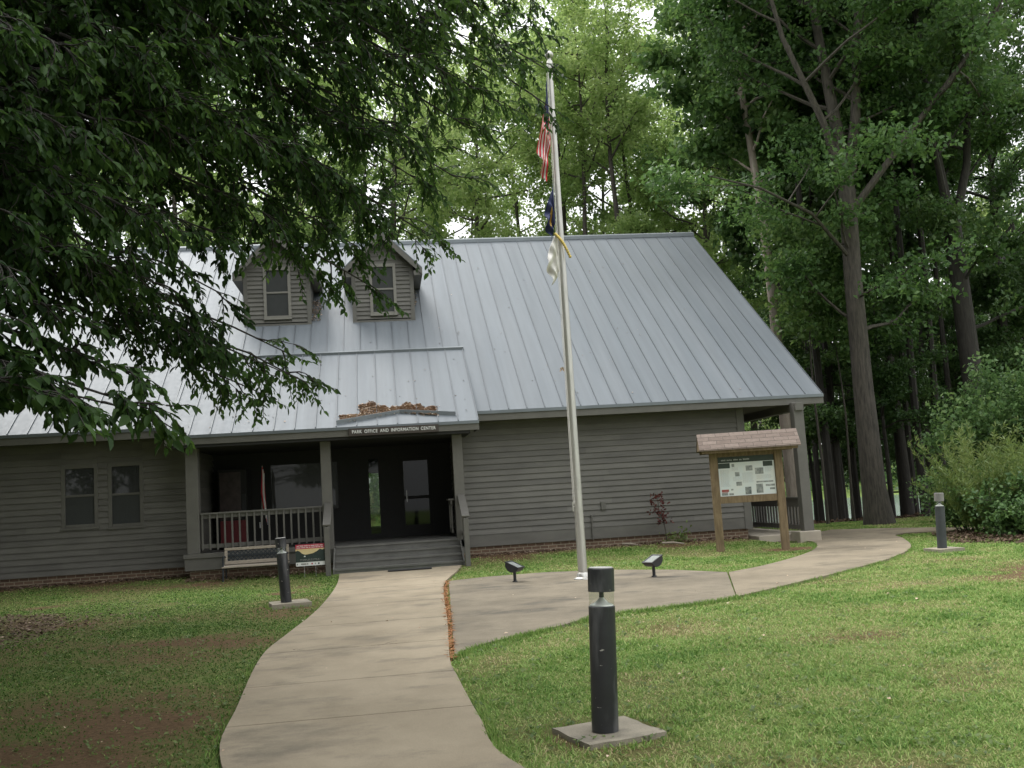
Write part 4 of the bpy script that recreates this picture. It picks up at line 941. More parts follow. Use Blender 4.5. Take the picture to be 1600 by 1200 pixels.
# ------------------------------------------------------------------ floodlights
def floodlight():
    r = bpy.data.objects.new('floodlight', None); COL.objects.link(r); ORG[r.name] = Vector((0,0,0))
    q = MB(); q.tube([(0,0,0),(0,0,.24)], .028, 12); q.lathe([(.05,0),(.045,.02)], (0,0,.0), 14); q.build('stem', M['black'], r, True)
    q = MB(); n = 12; R_ = .135
    prof = [(math.cos(PI+PI*i/n)*R_, math.sin(PI+PI*i/n)*R_*.92) for i in range(n+1)]   # half round, flat side up
    q.prism([(p[0], p[1]+.30) for p in prof], 'x', -.12, .12)
    hd = q.build('housing', M['black'], r, True, .006)
    g = MB(); g.box(-.105, .105, -.12, .12, .301, .308); g.build('lens', M['floodlens'], hd)
    h = MB(); h.box(-.13,-.106,-.145,.145,.298,.316); h.box(.106,.13,-.145,.145,.298,.316); h.box(-.105,.105,-.145,-.121,.298,.316); h.box(-.105,.105,.121,.145,.298,.316); h.build('visor_rim', M['black'], hd)
    kn = MB(); kn.tube([(-.05,0,.235),(.05,0,.235)], .035, 12); kn.build('knuckle', M['black'], r, True)
    for o in (hd,):
        o.matrix_local = Matrix.Translation((0,0,.27)) @ Matrix.Rotation(math.radians(24), 4, 'X') @ Matrix.Translation((0,0,-.27))
    return r
M['floodlens'] = glass_mat('floodlight_lens', dark=(.32,.34,.33))
f0 = floodlight()
f0.location = (2.22, 18.1, .034); f0.rotation_euler = (0,0,math.radians(55)); tag(f0, 'black floodlight tilted up toward the flagpole, nearer the porch steps', 'floodlight', 'ground floodlights aimed at the flagpole')
f1 = copy_tree(f0); f1.location = (4.5, 17.1, .034); f1.rotation_euler = (0,0,math.radians(-62)); tag(f1, 'black floodlight tilted up toward the flagpole, nearer the notice board', 'floodlight', 'ground floodlights aimed at the flagpole')

# ------------------------------------------------------------------ notice board kiosk
KX, KY = 7.95, 21.6
kz = Hf(7.3,KY)
kk = thing('notice_board', 'wooden park notice board with brown shingled roof on two timber posts', 'notice board', (KX, KY, .1))
for x in (7.25, 8.66):
    q = MB(); q.box(x-.085, x+.085, KY-.07, KY+.07, -.2, 2.30); q.build('post', M['wood'], kk, bevel=.01)
q = MB(); q.box(7.336, 8.574, KY-.055, KY-.005, 1.09, 1.235); q.box(7.336, 8.574, KY+.005, KY+.055, 1.09, 1.235); q.build('bottom_rail', M['wood'], kk, bevel=.006)
q = MB(); q.box(7.336, 8.574, KY-.055, KY+.055, 2.12, 2.29); q.build('top_rail', M['wood'], kk)
q = MB(); q.box(7.336, 8.574, KY-.02, KY+.02, 1.236, 2.119); bd = q.build('board', M['wood'], kk)
px0, px1, pz0, pz1 = 7.345, 8.565, 1.245, 2.11
M['poster'] = mat('poster_paper', (.66,.66,.60), .4, .05, 3, col2=(.60,.67,.68)); M['postergreen'] = mat('poster_green', (.02,.035,.022), .5, .2); M['photo'] = mat('printed_photos', (.07,.09,.09), .5, .5, 11, col2=(.40,.41,.38)); M['printgrey'] = mat('print_grey', (.42,.43,.42), .6, .1); M['redp'] = mat('print_red', (.28,.06,.05), .6, .1)
q = MB()
def kr(u0, v0, u1, v1, mi, d): q.quad((px0+u0*(px1-px0),KY-.021-d,pz0+v0*(pz1-pz0)),(px0+u1*(px1-px0),KY-.021-d,pz0+v0*(pz1-pz0)),(px0+u1*(px1-px0),KY-.021-d,pz0+v1*(pz1-pz0)),(px0+u0*(px1-px0),KY-.021-d,pz0+v1*(pz1-pz0)),mi)
kr(0,0,1,1,0,.001); kr(0,.85,1,1,1,.002); kr(0,.71,.21,.84,1,.002); kr(.80,.71,.97,.84,1,.002)
for u0, v0, u1, v1 in [(.24,.73,.29,.81),(.29,.49,.37,.60),(.49,.62,.61,.75),(.65,.52,.80,.68),(.30,.25,.40,.35),(.45,.02,.56,.21),(.65,.04,.77,.27),(.82,.20,.98,.25),(.89,.11,.98,.16),(.20,.14,.24,.18),(.16,.02,.24,.07),(.03,.02,.14,.08),(.66,.30,.96,.34)]: kr(u0,v0,u1,v1,2,.003)
kr(.03,.11,.16,.17,4,.003); kr(.03,.085,.14,.10,4,.003)
def rows(u0, u1, v0, v1, step=.026):
    v = v1
    while v > v0:
        u = u0; e_ = u1-r_.uniform(0,.03)
        while u < e_: w = r_.uniform(.012,.035); kr(u, v, min(u+w, e_), v+.009, 3, .003); u += w+.008
        v -= step
rows(.03,.20,.22,.66); rows(.24,.36,.64,.70); rows(.42,.62,.30,.56); rows(.67,.95,.38,.48); rows(.83,.96,.55,.68); rows(.25,.42,.38,.46)
u = .06
for wl in (5,6,5,3,7):
    for _ in range(wl): kr(u,.90,u+.011,.90+.035*r_.uniform(.7,1.1),3,.003); u += .0165
    u += .02
q.build('poster', [M['poster'], M['postergreen'], M['photo'], M['printgrey'], M['redp']], kk)
rx0, rx1 = 6.93, 9.11
q = MB()
for s in (-1, 1):
    A = [(rx0,KY+s*.02*0,2.62),(rx1,KY,2.62),(rx1,KY+s*.44,2.255),(rx0,KY+s*.44,2.255)]
    P = [(p[0],p[1],p[2]) for p in A]+[(p[0],p[1],p[2]+.035) for p in A]
    q.hexa(P if s > 0 else [P[i] for i in (3,2,1,0,7,6,5,4)])
q.build('shingle_roof', M['shingle'], kk)
q = MB()
for x in (rx0+.015, rx1-.05): q = MB(); q.prism([(KY-.40,2.275),(KY+.40,2.275),(KY,2.61)], 'x', x, x+.035); q.build('gable_end', M['wood'], kk)
q = MB(); q.box(rx0+.06, rx1-.06, KY-.38, KY-.34, 2.20, 2.275); q.box(rx0+.06, rx1-.06, KY+.34, KY+.38, 2.20, 2.275)
for x in (7.25,8.66): q.box(x-.03,x+.03,KY-.339,KY+.339,2.301,2.36)
q.build('roof_framing', M['wood'], kk)
kk.rotation_euler = (0, 0, math.radians(-13))
#--PART3--

# ------------------------------------------------------------------ forest trees
PA = gen_tree('broadleaf_tree', 11, 27, 7.5, 5.6, .27, 25000, .205, M['leaf_light'], M['bark'], 30, 'round')
PB = gen_tree('broadleaf_tree', 12, 24, 8.5, 4.4, .22, 17000, .195, M['leaf_light'], M['bark'], 26, 'high')
PC = gen_tree('broadleaf_tree', 13, 26, 9.5, 5.0, .27, 20000, .195, M['leaf_mid'], M['bark_shade'], 28, 'round')
PD = gen_tree('slender_tree', 14, 21, 9, 2.8, .12, 12000, .24, M['leaf_dark'], M['bark_shade'], 22, 'high')
PE_ = gen_tree('understory_tree', 15, 11, 3.4, 3.6, .11, 21000, .155, M['leaf_dark'], M['bark_shade'], 22, 'layer', el=(-.05,.3), flat=.35)
PF_ = gen_tree('broadleaf_tree', 16, 25, 9, 5.2, .30, 18500, .185, M['leaf_dark'], M['bark_shade'], 30, 'round')
PG = gen_tree('slender_tree', 17, 8.5, 5.5, 1.3, .045, 3500, .16, M['leaf_mid'], M['bark'], 14, 'high')
def X(px, Y): return at(px, 770, Y).x
rr = random.Random(5)
GB = 'woodland trees standing behind the office'
def T(proto, px, Y, sc, label, group, z=None, tilt=(0,0)):
    x = X(px, Y); return place(proto, x, Y, rr.uniform(0, 6.28), sc, label, group, z, tilt)
lab_b = 'pale green woodland tree rising behind the office roof ridge'
# just behind the building
PH = gen_tree('broadleaf_tree', 18, 29, 17.5, 5.2, .22, 13500, .20, M['leaf_light'], M['bark'], 24, 'high')
for px, Y, p, sc in [(60,50,PC,1),(170,56,PA,1),(290,49,PB,1.05),(400,58,PA,1.0),(492,50,PB,1.1),(560,57,PC,1.05),(640,50,PA,.98),(700,60,PB,1.2),(770,51,PA,.95),(838,62,PH,1.1),(905,52,PH,1.0),(945,47,PH,.92),(1000,46,PH,.98),(975,60,PH,1.15),(1020,51,PA,.98),(1085,57,PB,1.15),(1130,48,PB,1.05),(1185,56,PA,1.0),(1255,50,PB,1.05)]:
    T(p, px, Y, sc, lab_b, GB)
lab_c = 'hazy distant tree showing through gaps behind the woodland'
for px, Y, p, sc in [(20,78,PA,1.1),(230,82,PC,1.1),(440,76,PA,1.1),(540,84,PC,1.1),(620,78,PA,1.0),(720,86,PA,.95),(800,78,PA,.72),(880,92,PA,.62),(945,88,PA,.60),(1010,84,PA,.75),(1080,82,PA,.8),(1220,80,PB,1.0)]:
    T(p, px, Y, sc, lab_c, 'far trees behind the woodland')
# the wood on the right, going down to the lake
lab_d = 'dark trunked woodland tree on the slope down to the lake'
for px, Y, p, sc in [(1300,42,PC,.95),(1415,36,PC,.85),(1505,54,PA,1.0),(1630,50,PC,1.0),(1600,38,PF_,.9)]:
    T(p, px, Y, sc, lab_d, 'woodland trees on the lake slope')
for px, Y, sc, lab in [(1443,32.5,1.25,'dark straight tree trunk just right of the big oak'),(1476,34,1.3,'dark tree by the lake gap beside the tall bush'),(1298,33,1.3,'thin dark tree close behind the side porch post'),(1412,37,1.3,'narrow dark trunk directly behind the oak'),(1280,43,1.2,'slender tree behind the side porch railing'),(1248,40,1.2,'slender dark tree seen through the open side porch'),(1312,34.5,1.1,'slim dark trunk midway between the porch corner and the oak'),(1338,39,1.2,'slim dark trunk close at the left of the oak'),(1428,36,1.1,'slim dark trunk close at the right of the oak'),(1458,39,1.2,'narrow dark tree in front of the bright lake gap'),(1500,37,1.1,'slim dark trunk rising out of the broad bush')]:
    T(PD, px, Y, sc, lab, 'slender trees in the lakeside wood')
for px, Y, sc, lab in [(1289,31,1.15,'thin pale sapling beside the side porch post'),(1331,31.5,1.0,'thin pale sapling just left of the big oak')]:
    T(PG, px, Y, sc, lab, 'pale saplings by the oak')
lab_u = 'low layered understory tree filling the dark wood below the crowns'
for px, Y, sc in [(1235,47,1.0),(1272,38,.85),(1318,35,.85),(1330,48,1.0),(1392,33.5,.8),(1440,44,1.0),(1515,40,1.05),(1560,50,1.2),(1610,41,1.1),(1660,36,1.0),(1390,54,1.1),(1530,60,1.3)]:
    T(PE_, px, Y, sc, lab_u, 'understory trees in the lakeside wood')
# pale trunk behind the roof
pt = gen_tree('pale_trunk_tree', 31, 27, 12.5, 5, .25, 26000, .27, M['leaf_mid'], M['barkpale'], 24, 'high', lean=(-.035,0))
q_ = at(1226, 600, 33); place(pt, q_.x, 33, 0, .92, 'tall tree with a pale peeling trunk behind the right end of the roof')
# the big oak
def fk(pts, r0_, r1_, cb):
    n = len(pts); return (pts, [r0_+(r1_-r0_)*i/(n-1) for i in range(n)], cb)
ox, oy = 14.62, 29.0
oak_forks = [
 ([(.1,0,-.4),(.05,0,.35),(0,0,1.2),(-.02,0,4.2),(.0,0,7.5),(.12,.05,10.4)], [.56,.44,.36,.30,.27,.26], 5.2),
 fk([(.12,.05,10.3),(.0,.1,12.5),(-.15,.3,15),(-.5,.4,20),(-.6,.3,24)], .24, .05, 12),
 fk([(.14,.05,10.3),(.5,-.2,12.6),(.75,-.3,15),(1.3,-.3,19),(1.5,0,23)], .20, .05, 12),
 fk([(.1,.05,10.2),(-.7,-.5,12.4),(-1.9,-.8,15),(-2.6,-1,18)], .15, .04, 12),
 fk([(.1,.05,9.6),(1.6,-.9,11.6),(3.4,-1.6,13.8),(6.0,-2.2,17.5)], .125, .04, 11),
 fk([(.0,.0,8.2),(-1.6,-1.0,9.4),(-3.4,-1.7,10.0),(-5.0,-2.0,10.3)], .065, .02, 8.3)]
oak = gen_tree('oak_tree', 41, 24, 7, 4.0, .4, 40000, .165, M['leaf_mid'], M['bark'], 34, 'round', forks=oak_forks, csize=(.45,.9))
place(oak, ox, oy, 0, 1, 'big oak with thick grey trunk forking high above the path bend', None)
# second multi-stemmed tree at the right
f2 = [([(.1,0,-.4),(0,0,1.2),(-.05,0,5),(-.2,0,9.5)], [.5,.38,.33,.29], 5.5),
 fk([(-.2,0,9.4),(-.3,.2,12),(-.5,.3,17),(-.4,.3,21)], .18, .05, 11), fk([(-.2,0,9.2),(.5,-.3,11.6),(1.1,-.4,15.5),(1.4,-.3,20)], .17, .05, 11), fk([(-.2,0,9),(-1.2,-.5,11),(-2.6,-1,14.5)], .12, .04, 11)]
t2 = gen_tree('forked_tree', 43, 22, 6, 3.6, .3, 30000, .17, M['leaf_dark'], M['bark_shade'], 30, 'round', forks=f2, csize=(.45,.9))
q_ = at(1528, 660, 30.5); place(t2, q_.x, 30.5, .4, 1.0, 'dark forked tree rising behind the broad bush', None)
# left of the building, mostly hidden by the near tree
# far shore: hills and wood
fw_ = []
n = 9000
xs_ = rng.uniform(-330, 480, n); ys_ = 199+63*rng.random(n)**1.6; zs_ = H(xs_, ys_)+17*rng.random(n)**1.7
Pn = np.stack([xs_, ys_, zs_], 1)
Pn = np.repeat(Pn, 7, 0)+rng.normal(size=(n*7,3))*np.array([2.2,2.2,1.8]); Pn[:,2] = np.maximum(Pn[:,2], H(Pn[:,0], Pn[:,1])+.3)
Vv, Fv = leaves_np(Pn, rnd_unit(len(Pn)), rnd_unit(len(Pn))+np.array([0,-.6,.8]), rng.uniform(1.0,2.2,len(Pn)), rng.uniform(.8,1.6,len(Pn)), .15)
tag(link('far_woods', fast_mesh('far_woods', Vv, Fv, 4, [M['leaf_mid']])), 'distant wooded shore across the lake', 'woods', None, 'stuff')

# ------------------------------------------------------------------ shrubs at the right
def shrub(name, seed, hgt, rad, nst, nleaf, ls, lm, label, x, y, cs=(.22,.45), flat=.8, up=1.0):
    global rng
    rng = np.random.default_rng(seed); rnd = np.random.default_rng(seed+1)
    root = thing(name, label, 'shrub', (x, y, Hf(x, y))); ORG[root.name] = Vector((0,0,0))
    tb = MB(); C = []; R = []
    for i in range(nst):
        a = i*2.4; e = rnd.uniform(.95, 1.5)*up; r = rnd.uniform(.0,.25)*rad
        p = limb((math.cos(a)*r, math.sin(a)*r, -.1), (math.cos(a)*math.cos(e), math.sin(a)*math.cos(e), math.sin(e)), hgt*rnd.uniform(.65,1.08), 6, rnd, -.01, .13)
        tb.tube(p, [.03*(1-.8*k/6)*hgt/3 for k in range(7)], 5, False)
        for k in range(2, 7):
            for _ in range(3):
                d = rnd.normal(size=3); d[2] = abs(d[2])*.6; sp = limb(p[k], d, rad*rnd.uniform(.25,.6), 3, rnd, 0, .2); tb.tube(sp, [.008,.006,.004,.003], 4, False)
                C.append(sp[-1]); R.append(rnd.uniform(*cs)); C.append(sp[1]); R.append(rnd.uniform(*cs)*.8)
    C = [c for c in C]; 
    for c in C: c[2] = max(c[2], .12)
    tb.build('stems', M['bark'], root, True)
    link('foliage', crown_mesh('foliage', C, R, nleaf, ls, lm, flat), root)
    return root
sx, sy = X(1640, 25.5), 25.5
shrub('broadleaf_shrub', 51, 4.6, 2.2, 16, 26000, .13, M['leaf_bush'], 'broad leafy tall bush spreading behind the wispy green shrub', sx, sy, (.3,.6))
shrub('broadleaf_shrub', 52, 4.2, 2.0, 14, 20000, .13, M['leaf_bush'], 'dark leafy bush at the right edge beside the mulch bed', X(1740, 24), 24, (.3,.6))
shrub('broadleaf_shrub', 55, 3.0, 1.4, 12, 12000, .12, M['leaf_bush'], 'leafy bush behind the faded bollard near the lake gap', X(1590, 26.5), 26.5, (.3,.5))
shrub('low_shrub', 53, 1.2, .9, 12, 7000, .09, M['leaf_bush'], 'low rounded bright green shrub at the edge of the mulch bed', X(1585, 20.8), 20.8, (.15,.3))
shrub('low_shrub', 56, 1.5, .8, 12, 6000, .09, M['leaf_bush'], 'low dark green shrub beneath the wispy bush', X(1512, 22.8), 22.8, (.15,.3))
def wisp(seed, hgt, n, label, x, y, rad):
    """many thin upright stems with fine feathery leaves"""
    rnd = np.random.default_rng(seed)
    root = thing('wispy_shrub', label, 'shrub', (x, y, Hf(x, y))); ORG[root.name] = Vector((0,0,0))
    tb = MB(); P = []; D = []
    for i in range(n):
        a = rnd.uniform(0, 2*PI); r = rad*.45*math.sqrt(rnd.uniform()); e = rnd.uniform(1.0,1.5)
        p = limb((r*math.cos(a), r*math.sin(a), -.05), (math.cos(a)*math.cos(e), math.sin(a)*math.cos(e), math.sin(e)), hgt*rnd.uniform(.55,1.1), 7, rnd, -.03, .09)
        tb.tube(p, [.007,.006,.006,.005,.004,.003,.003,.002], 3, False)
        for k in range(1, 7):
            for s in range(26):
                t = rnd.uniform(); b = p[k]+(p[k+1]-p[k])*t; d = rnd.normal(size=3); d[2] = abs(d[2])+.35
                P.append(b); D.append(d)
    tb.build('stems', M['leaf_wisp'], root)
    P = np.array(P); D = np.array(D); ln = rnd.uniform(.07,.19,len(P)); Vv, Fv = leaves_np(P, D, rnd.normal(size=P.shape), ln, ln*.14, .02)
    link('foliage', fast_mesh('foliage', Vv, Fv, 4, [M['leaf_wisp']]), root)
wisp(61, 2.5, 110, 'tall wispy pale green shrub with feathery stems behind the faded bollard', X(1562, 21.8), 21.8, 1.4)
wisp(62, 2.0, 80, 'shorter wispy green shrub at the right end of the mulch bed', X(1625, 21.2), 21.2, 1.3)

# red leaved sapling by the wall
sp_ = thing('red_sapling', 'small red leaved sapling growing against the clapboard wall', 'sapling', (6.62, 23.9, Hf(6.62,23.9))); ORG[sp_.name] = Vector((0,0,0))
rnd = np.random.default_rng(9); tb = MB(); P = []; D = []
stem = [np.array(p) for p in [(.05,0,-.05),(.04,0,.3),(-.0,0,.55),(-.08,0,.75),(-.10,0,1.0),(-.09,0,1.22)]]
tb.tube(stem, [.016,.014,.012,.010,.008,.004], 6)
for k in range(26):
    t = rnd.uniform(.35,1); i = min(4, int(t*5)); b = stem[i]+(stem[i+1]-stem[i])*(t*5-i); a = k*2.4
    s_ = limb(b, (math.cos(a),math.sin(a)*.6,.35), rnd.uniform(.1,.24), 2, rnd, 0, .2); tb.tube(s_, [.004,.003,.002], 4, False)
    for _ in range(9): P.append(s_[rnd.integers(1,3)]+rnd.normal(size=3)*.02); D.append(rnd.normal(size=3)+np.array([0,0,-.2]))
tb.build('stem', M['bark'], sp_, True); P = np.array(P); D = np.array(D); ln = rnd.uniform(.05,.085,len(P)); Vv, Fv = leaves_np(P, D, rnd.normal(size=P.shape)+np.array([0,-.5,.4]), ln, ln*.6, .15)
link('foliage', fast_mesh('foliage', Vv, Fv, 4, [M['leaf_red']]), sp_)
wd = thing('weed_clump', 'small green weed clump at the foot of the red sapling', 'weed', (6.95, 23.85, Hf(6.95,23.85))); ORG[wd.name] = Vector((0,0,0))
P = np.abs(rnd.normal(size=(160,3)))*np.array([.0,.0,.14])+rnd.normal(size=(160,3))*np.array([.16,.06,0]); D = rnd.normal(size=(160,3))+np.array([0,0,.7]); ln = rnd.uniform(.05,.12,160)
Vv, Fv = leaves_np(P, D, rnd.normal(size=P.shape), ln, ln*.5, .1); link('foliage', fast_mesh('foliage', Vv, Fv, 4, [M['leaf_wisp']]), wd)
tb = MB()
for k in range(7): tb.tube([(rnd.uniform(-.12,.12),rnd.uniform(-.04,.04),-.03),(rnd.uniform(-.2,.2),rnd.uniform(-.06,.06),.3)], [.004,.002], 3)
tb.build('stems', M['leaf_wisp'], wd)
# two split logs / sticks by the wall
for nm, a, b_, lab in [('fallen_stick',(6.45,23.55),(6.95,23.4),'short pale stick on the bare soil below the red sapling'),('fallen_stick',(5.62,24.1),(5.95,23.85),'pale curved stick leaning at the brick base left of the red sapling')]:
    q = MB(); za = Hf(*a); q.tube([(a[0],a[1],za+.06),((a[0]+b_[0])/2,(a[1]+b_[1])/2,za+.055),(b_[0],b_[1],Hf(*b_)+.02)], [.022,.024,.014], 7); tag(q.build(nm, M['oldwood'], None, True), lab, 'stick')

# ------------------------------------------------------------------ near tree overhanging from the left
rng = np.random.default_rng(77); rnd = np.random.default_rng(78)
nt_ = thing('overhanging_tree', 'dark leafy tree whose drooping boughs overhang the upper left of the scene', 'tree', (-5.6, 6.2, 0)); ORG[nt_.name] = Vector((-5.6, 6.2, 0))
tb = MB(); base = np.array([-5.6, 6.2, 0])
trunk = [base+np.array(p) for p in [(0,0,-.4),(0,0,.4),(.05,.1,1.5),(.1,.25,3),(.25,.5,5),(.4,.8,7.5),(.5,1.0,10)]]
tb.tube(trunk, [.30,.24,.20,.18,.15,.11,.05], 12)
LP = []; LD = []; LL = []; SCL = [1.0]
def twig(p, d, ln, nl, size):
    ln = ln*SCL[0]; nl = max(4, int(nl*(.55+.45*SCL[0])))
    pts = limb(p, d, ln, 4, rnd, -.10, .16); tb.tube(pts, [.006,.005,.004,.003,.0015], 4, False)
    pts = np.array(pts)
    for i in range(nl):
        t = (i+.6)/nl*4; k = min(3, int(t)); b = pts[k]+(pts[k+1]-pts[k])*(t-k)
        dd_ = (pts[k+1]-pts[k]); dd_ /= np.linalg.norm(dd_)
        sd = np.cross(dd_, [0,0,1.0]); sd /= max(np.linalg.norm(sd), 1e-5); s = 1 if i % 2 else -1
        v = dd_*.75+sd*s*rnd.uniform(.5,1.0)+np.array([0,0,-rnd.uniform(.15,.9)])+rnd.normal(size=3)*.18
        LP.append(b); LD.append(v); LL.append(size*rnd.uniform(.7,1.25))
def bough(tip, hb, nsub, size=.10, sublen=(.3,.72), droop=.9, t0=.42, nl=(6,11), ntw=(3,6)):
    """a limb from the trunk at height hb to a tip given in the world, with side shoots"""
    z = np.array([p[2] for p in trunk]); s = np.array([np.interp(hb, z, [q[a] for q in trunk]) for a in range(3)]); e = np.array(tip, float)
    L_ = np.linalg.norm(e-s); n = 9; pts = []
    for i in range(n+1):
        t = i/n; p = s+(e-s)*t; p[2] += droop*math.sin(PI*t**.8)*.22*L_**.6; p += rnd.normal(size=3)*.05*math.sin(PI*t); pts.append(p)
    r_0 = .010+.0045*L_; tb.tube(pts, [r_0*(1-.9*i/n)+.003 for i in range(n+1)], 6, False)
    for k in range(nsub):
        t = t0+(1-t0)*(k+rnd.uniform())/nsub; i = min(n-1, int(t*n)); b = pts[i]+(pts[i+1]-pts[i])*(t*n-i)
        d = (pts[i+1]-pts[i]); d = d/np.linalg.norm(d); sd = np.cross(d, [0,0,1]); sd /= np.linalg.norm(sd)
        dv_ = d*.7+sd*rnd.choice([-1,1])*rnd.uniform(.3,1.0)+np.array([0,0,rnd.uniform(-.45,.35)])
        ls = rnd.uniform(*sublen)*(1-.35*t); sp = limb(b, dv_, ls, 5, rnd, -.06, .14); tb.tube(sp, [.010,.008,.007,.005,.004,.002], 4, False)
        for q_ in range(rnd.integers(*ntw)):
            tt = rnd.uniform(.25,1.0)*5; j = min(4, int(tt)); bb = sp[j]+(sp[j+1]-sp[j])*(tt-j); d2 = (sp[j+1]-sp[j])/np.linalg.norm(sp[j+1]-sp[j])+rnd.normal(size=3)*.55; d2[2] -= .25
            twig(bb, d2, rnd.uniform(.16,.38), rnd.integers(*nl), size)
        twig(sp[-1], sp[-1]-sp[-2], .3, 8, size)
    twig(pts[-1], pts[-1]-pts[-2], .4, 10, size)
# (photo column, photo row of the tip, distance, height on trunk, shoots)
BOUGHS = [
 (262,648,6.6,2.7,22),(190,636,6.5,2.5,20),(110,625,6.0,2.4,20),(60,580,6.2,2.7,22),(20,600,5.8,2.6,16),(150,560,7.0,2.9,20),(225,590,7.4,3.0,18),(30,500,6.0,3.2,24),(120,490,7.0,3.3,24),
 (478,612,10.5,3.6,26),(430,590,10.2,3.5,24),(400,625,10.0,3.4,20),(450,566,10.8,3.8,16),(345,560,9.6,3.6,26),(300,520,9.0,3.7,26),(270,455,8.4,3.9,28),(180,420,7.6,4.0,30),(90,400,7.0,4.0,30),(340,470,9.2,4.0,24),(20,420,6.2,3.7,26),
 (592,468,10.8,4.8,16),(560,400,10.6,5.0,22),(640,378,10.8,5.2,24),(676,386,11.2,5.6,12),(500,365,10.0,4.8,28),(420,350,9.2,4.7,32),(340,380,8.8,4.4,32),(250,350,7.8,4.6,34),(150,330,7.2,4.5,34),(70,300,6.6,4.5,32),(10,330,6.2,4.2,28),
 (590,330,10.4,5.4,26),(660,300,10.8,5.8,24),(710,290,11.2,6.0,18),(520,290,9.8,5.4,30),(640,230,10.4,6.2,28),(560,220,9.8,5.9,32),(470,260,9.2,5.4,34),(400,230,8.6,5.4,36),(310,240,8.2,5.2,36),(220,220,7.6,5.2,36),(120,210,7.0,5.1,36),(30,190,6.4,5.0,32),
 (780,175,11.6,6.6,20),(735,215,11.3,6.4,18),(820,110,12.0,7.2,18),(858,180,12.6,7.0,10),(850,120,12.4,7.3,10),(700,130,10.6,6.8,28),(620,110,9.8,6.8,32),(520,110,9.2,6.6,34),(420,110,8.6,6.4,36),(320,100,8.2,6.2,36),(220,90,7.6,6.2,36),(110,80,7.0,6.0,36),(30,50,6.4,5.8,32),
 (805,55,11.8,7.4,18),(745,85,11.2,7.2,20),(690,60,10.8,7.2,22),(640,60,10.4,7.0,22),(590,170,10.2,6.2,22),(540,60,9.6,7.0,22),(725,165,11.0,6.6,18),(770,130,11.6,6.8,18),
 (840,20,11.8,8.0,22),(760,30,10.8,7.8,26),(660,10,10.0,7.8,32),(560,0,9.4,7.6,34),(450,-10,8.8,7.4,34),(340,-20,8.2,7.2,34),(220,-30,7.6,7.2,34),(110,-50,7.0,7.0,32),(700,-110,10.6,8.6,26),(560,-140,9.8,8.6,28),(420,-170,8.8,8.6,28),(260,-200,7.8,8.4,28)]
for px, py, Y, hb, ns in BOUGHS:
    Yj = Y+rnd.uniform(-.25,.25); SCL[0] = min(1, Y/10.5)
    bough(at(px, py-(14 if px > 300 else 0), Yj), hb, int(ns*((.72 if py > 440 else 1.0) if px < 480 else 1.45)), size=.095 if px < 300 and py > 520 else .082, t0=.40 if px < 480 else .25, sublen=(.3*SCL[0], .72*SCL[0]))
# the rest of the crown: boughs reaching away over the left lawn and back toward the viewer
SCL[0] = 1
for k in range(46):
    a = rnd.uniform(1.2, 5.4) if k % 3 else rnd.uniform(.9, 2.2); R_ = rnd.uniform(2.2, 6.2); z_ = rnd.uniform(3.6, 9.5)
    p_ = np.array([-5.6+R_*math.cos(a), 6.2+R_*math.sin(a)*1.15, z_])
    if p_[0] > -.36*p_[1]-.6 and p_[2] < 7: p_[0] = -.36*p_[1]-.9
    bough(p_, min(9, z_*.75+1), 20, .15, (.5,1.1), .6, .3, (5,8), (3,5))
tb.build('trunk', M['bark_shade'], nt_, True)
LP = np.array(LP); LD = np.array(LD); LL = np.array(LL)
Vv, Fv = leaves_np(LP, LD, rng.normal(size=LP.shape)*.45+np.array([0,0,1.0]), LL, LL*rng.uniform(.46,.62,len(LL)), .12, True)
Vv = Vv-np.array([-5.6, 6.2, 0])
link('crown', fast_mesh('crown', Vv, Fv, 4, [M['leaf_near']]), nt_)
print('near leaves', len(LP))
# feathery hemlock spray at the far left
hm = thing('hemlock_tree', 'light green feathery young tree at the far left edge before the eave', 'tree', (-6.1, 12.6, 0)); ORG[hm.name] = Vector((0,0,0))
tb = MB(); rnd = np.random.default_rng(91); P = []; D = []
tb.tube([(0,0,-.2),(0,.02,2),(.03,.02,4.2)], [.06,.045,.01], 7)
for k in range(46):
    z = 1.0+3.0*k/46; a = k*2.4; L_ = 1.75*(1-.55*k/46)*rnd.uniform(.75,1.1); bp = limb((0,0,z), (math.cos(a),math.sin(a),.12), L_, 6, rnd, -.05, .09); tb.tube(bp, [.012,.010,.008,.006,.005,.003,.002], 4, False)
    for j in range(14):
        t = rnd.uniform(.2,1)*6; i = min(5,int(t)); b = bp[i]+(bp[i+1]-bp[i])*(t-i); d = (bp[i+1]-bp[i]); d = d/np.linalg.norm(d); sd = np.cross(d,[0,0,1]); 
        s_ = limb(b, d*.8+sd*rnd.choice([-1,1])*.8+np.array([0,0,-.15]), rnd.uniform(.15,.38), 3, rnd, -.03, .1)
        for q_ in range(20):
            u = rnd.uniform()*3; ii_ = min(2,int(u)); P.append(s_[ii_]+(s_[ii_+1]-s_[ii_])*(u-ii_)); D.append((s_[ii_+1]-s_[ii_])*4+rnd.normal(size=3)*.35)
tb.build('trunk', M['bark'], hm, True); P = np.array(P); D = np.array(D); ln = rnd.uniform(.03,.06,len(P)); Vv, Fv = leaves_np(P, D, rnd.normal(size=P.shape)*.5+np.array([0,0,1]), ln, ln*.3, .03)
link('crown', fast_mesh('crown', Vv, Fv, 4, [M['leaf_wisp']]), hm)

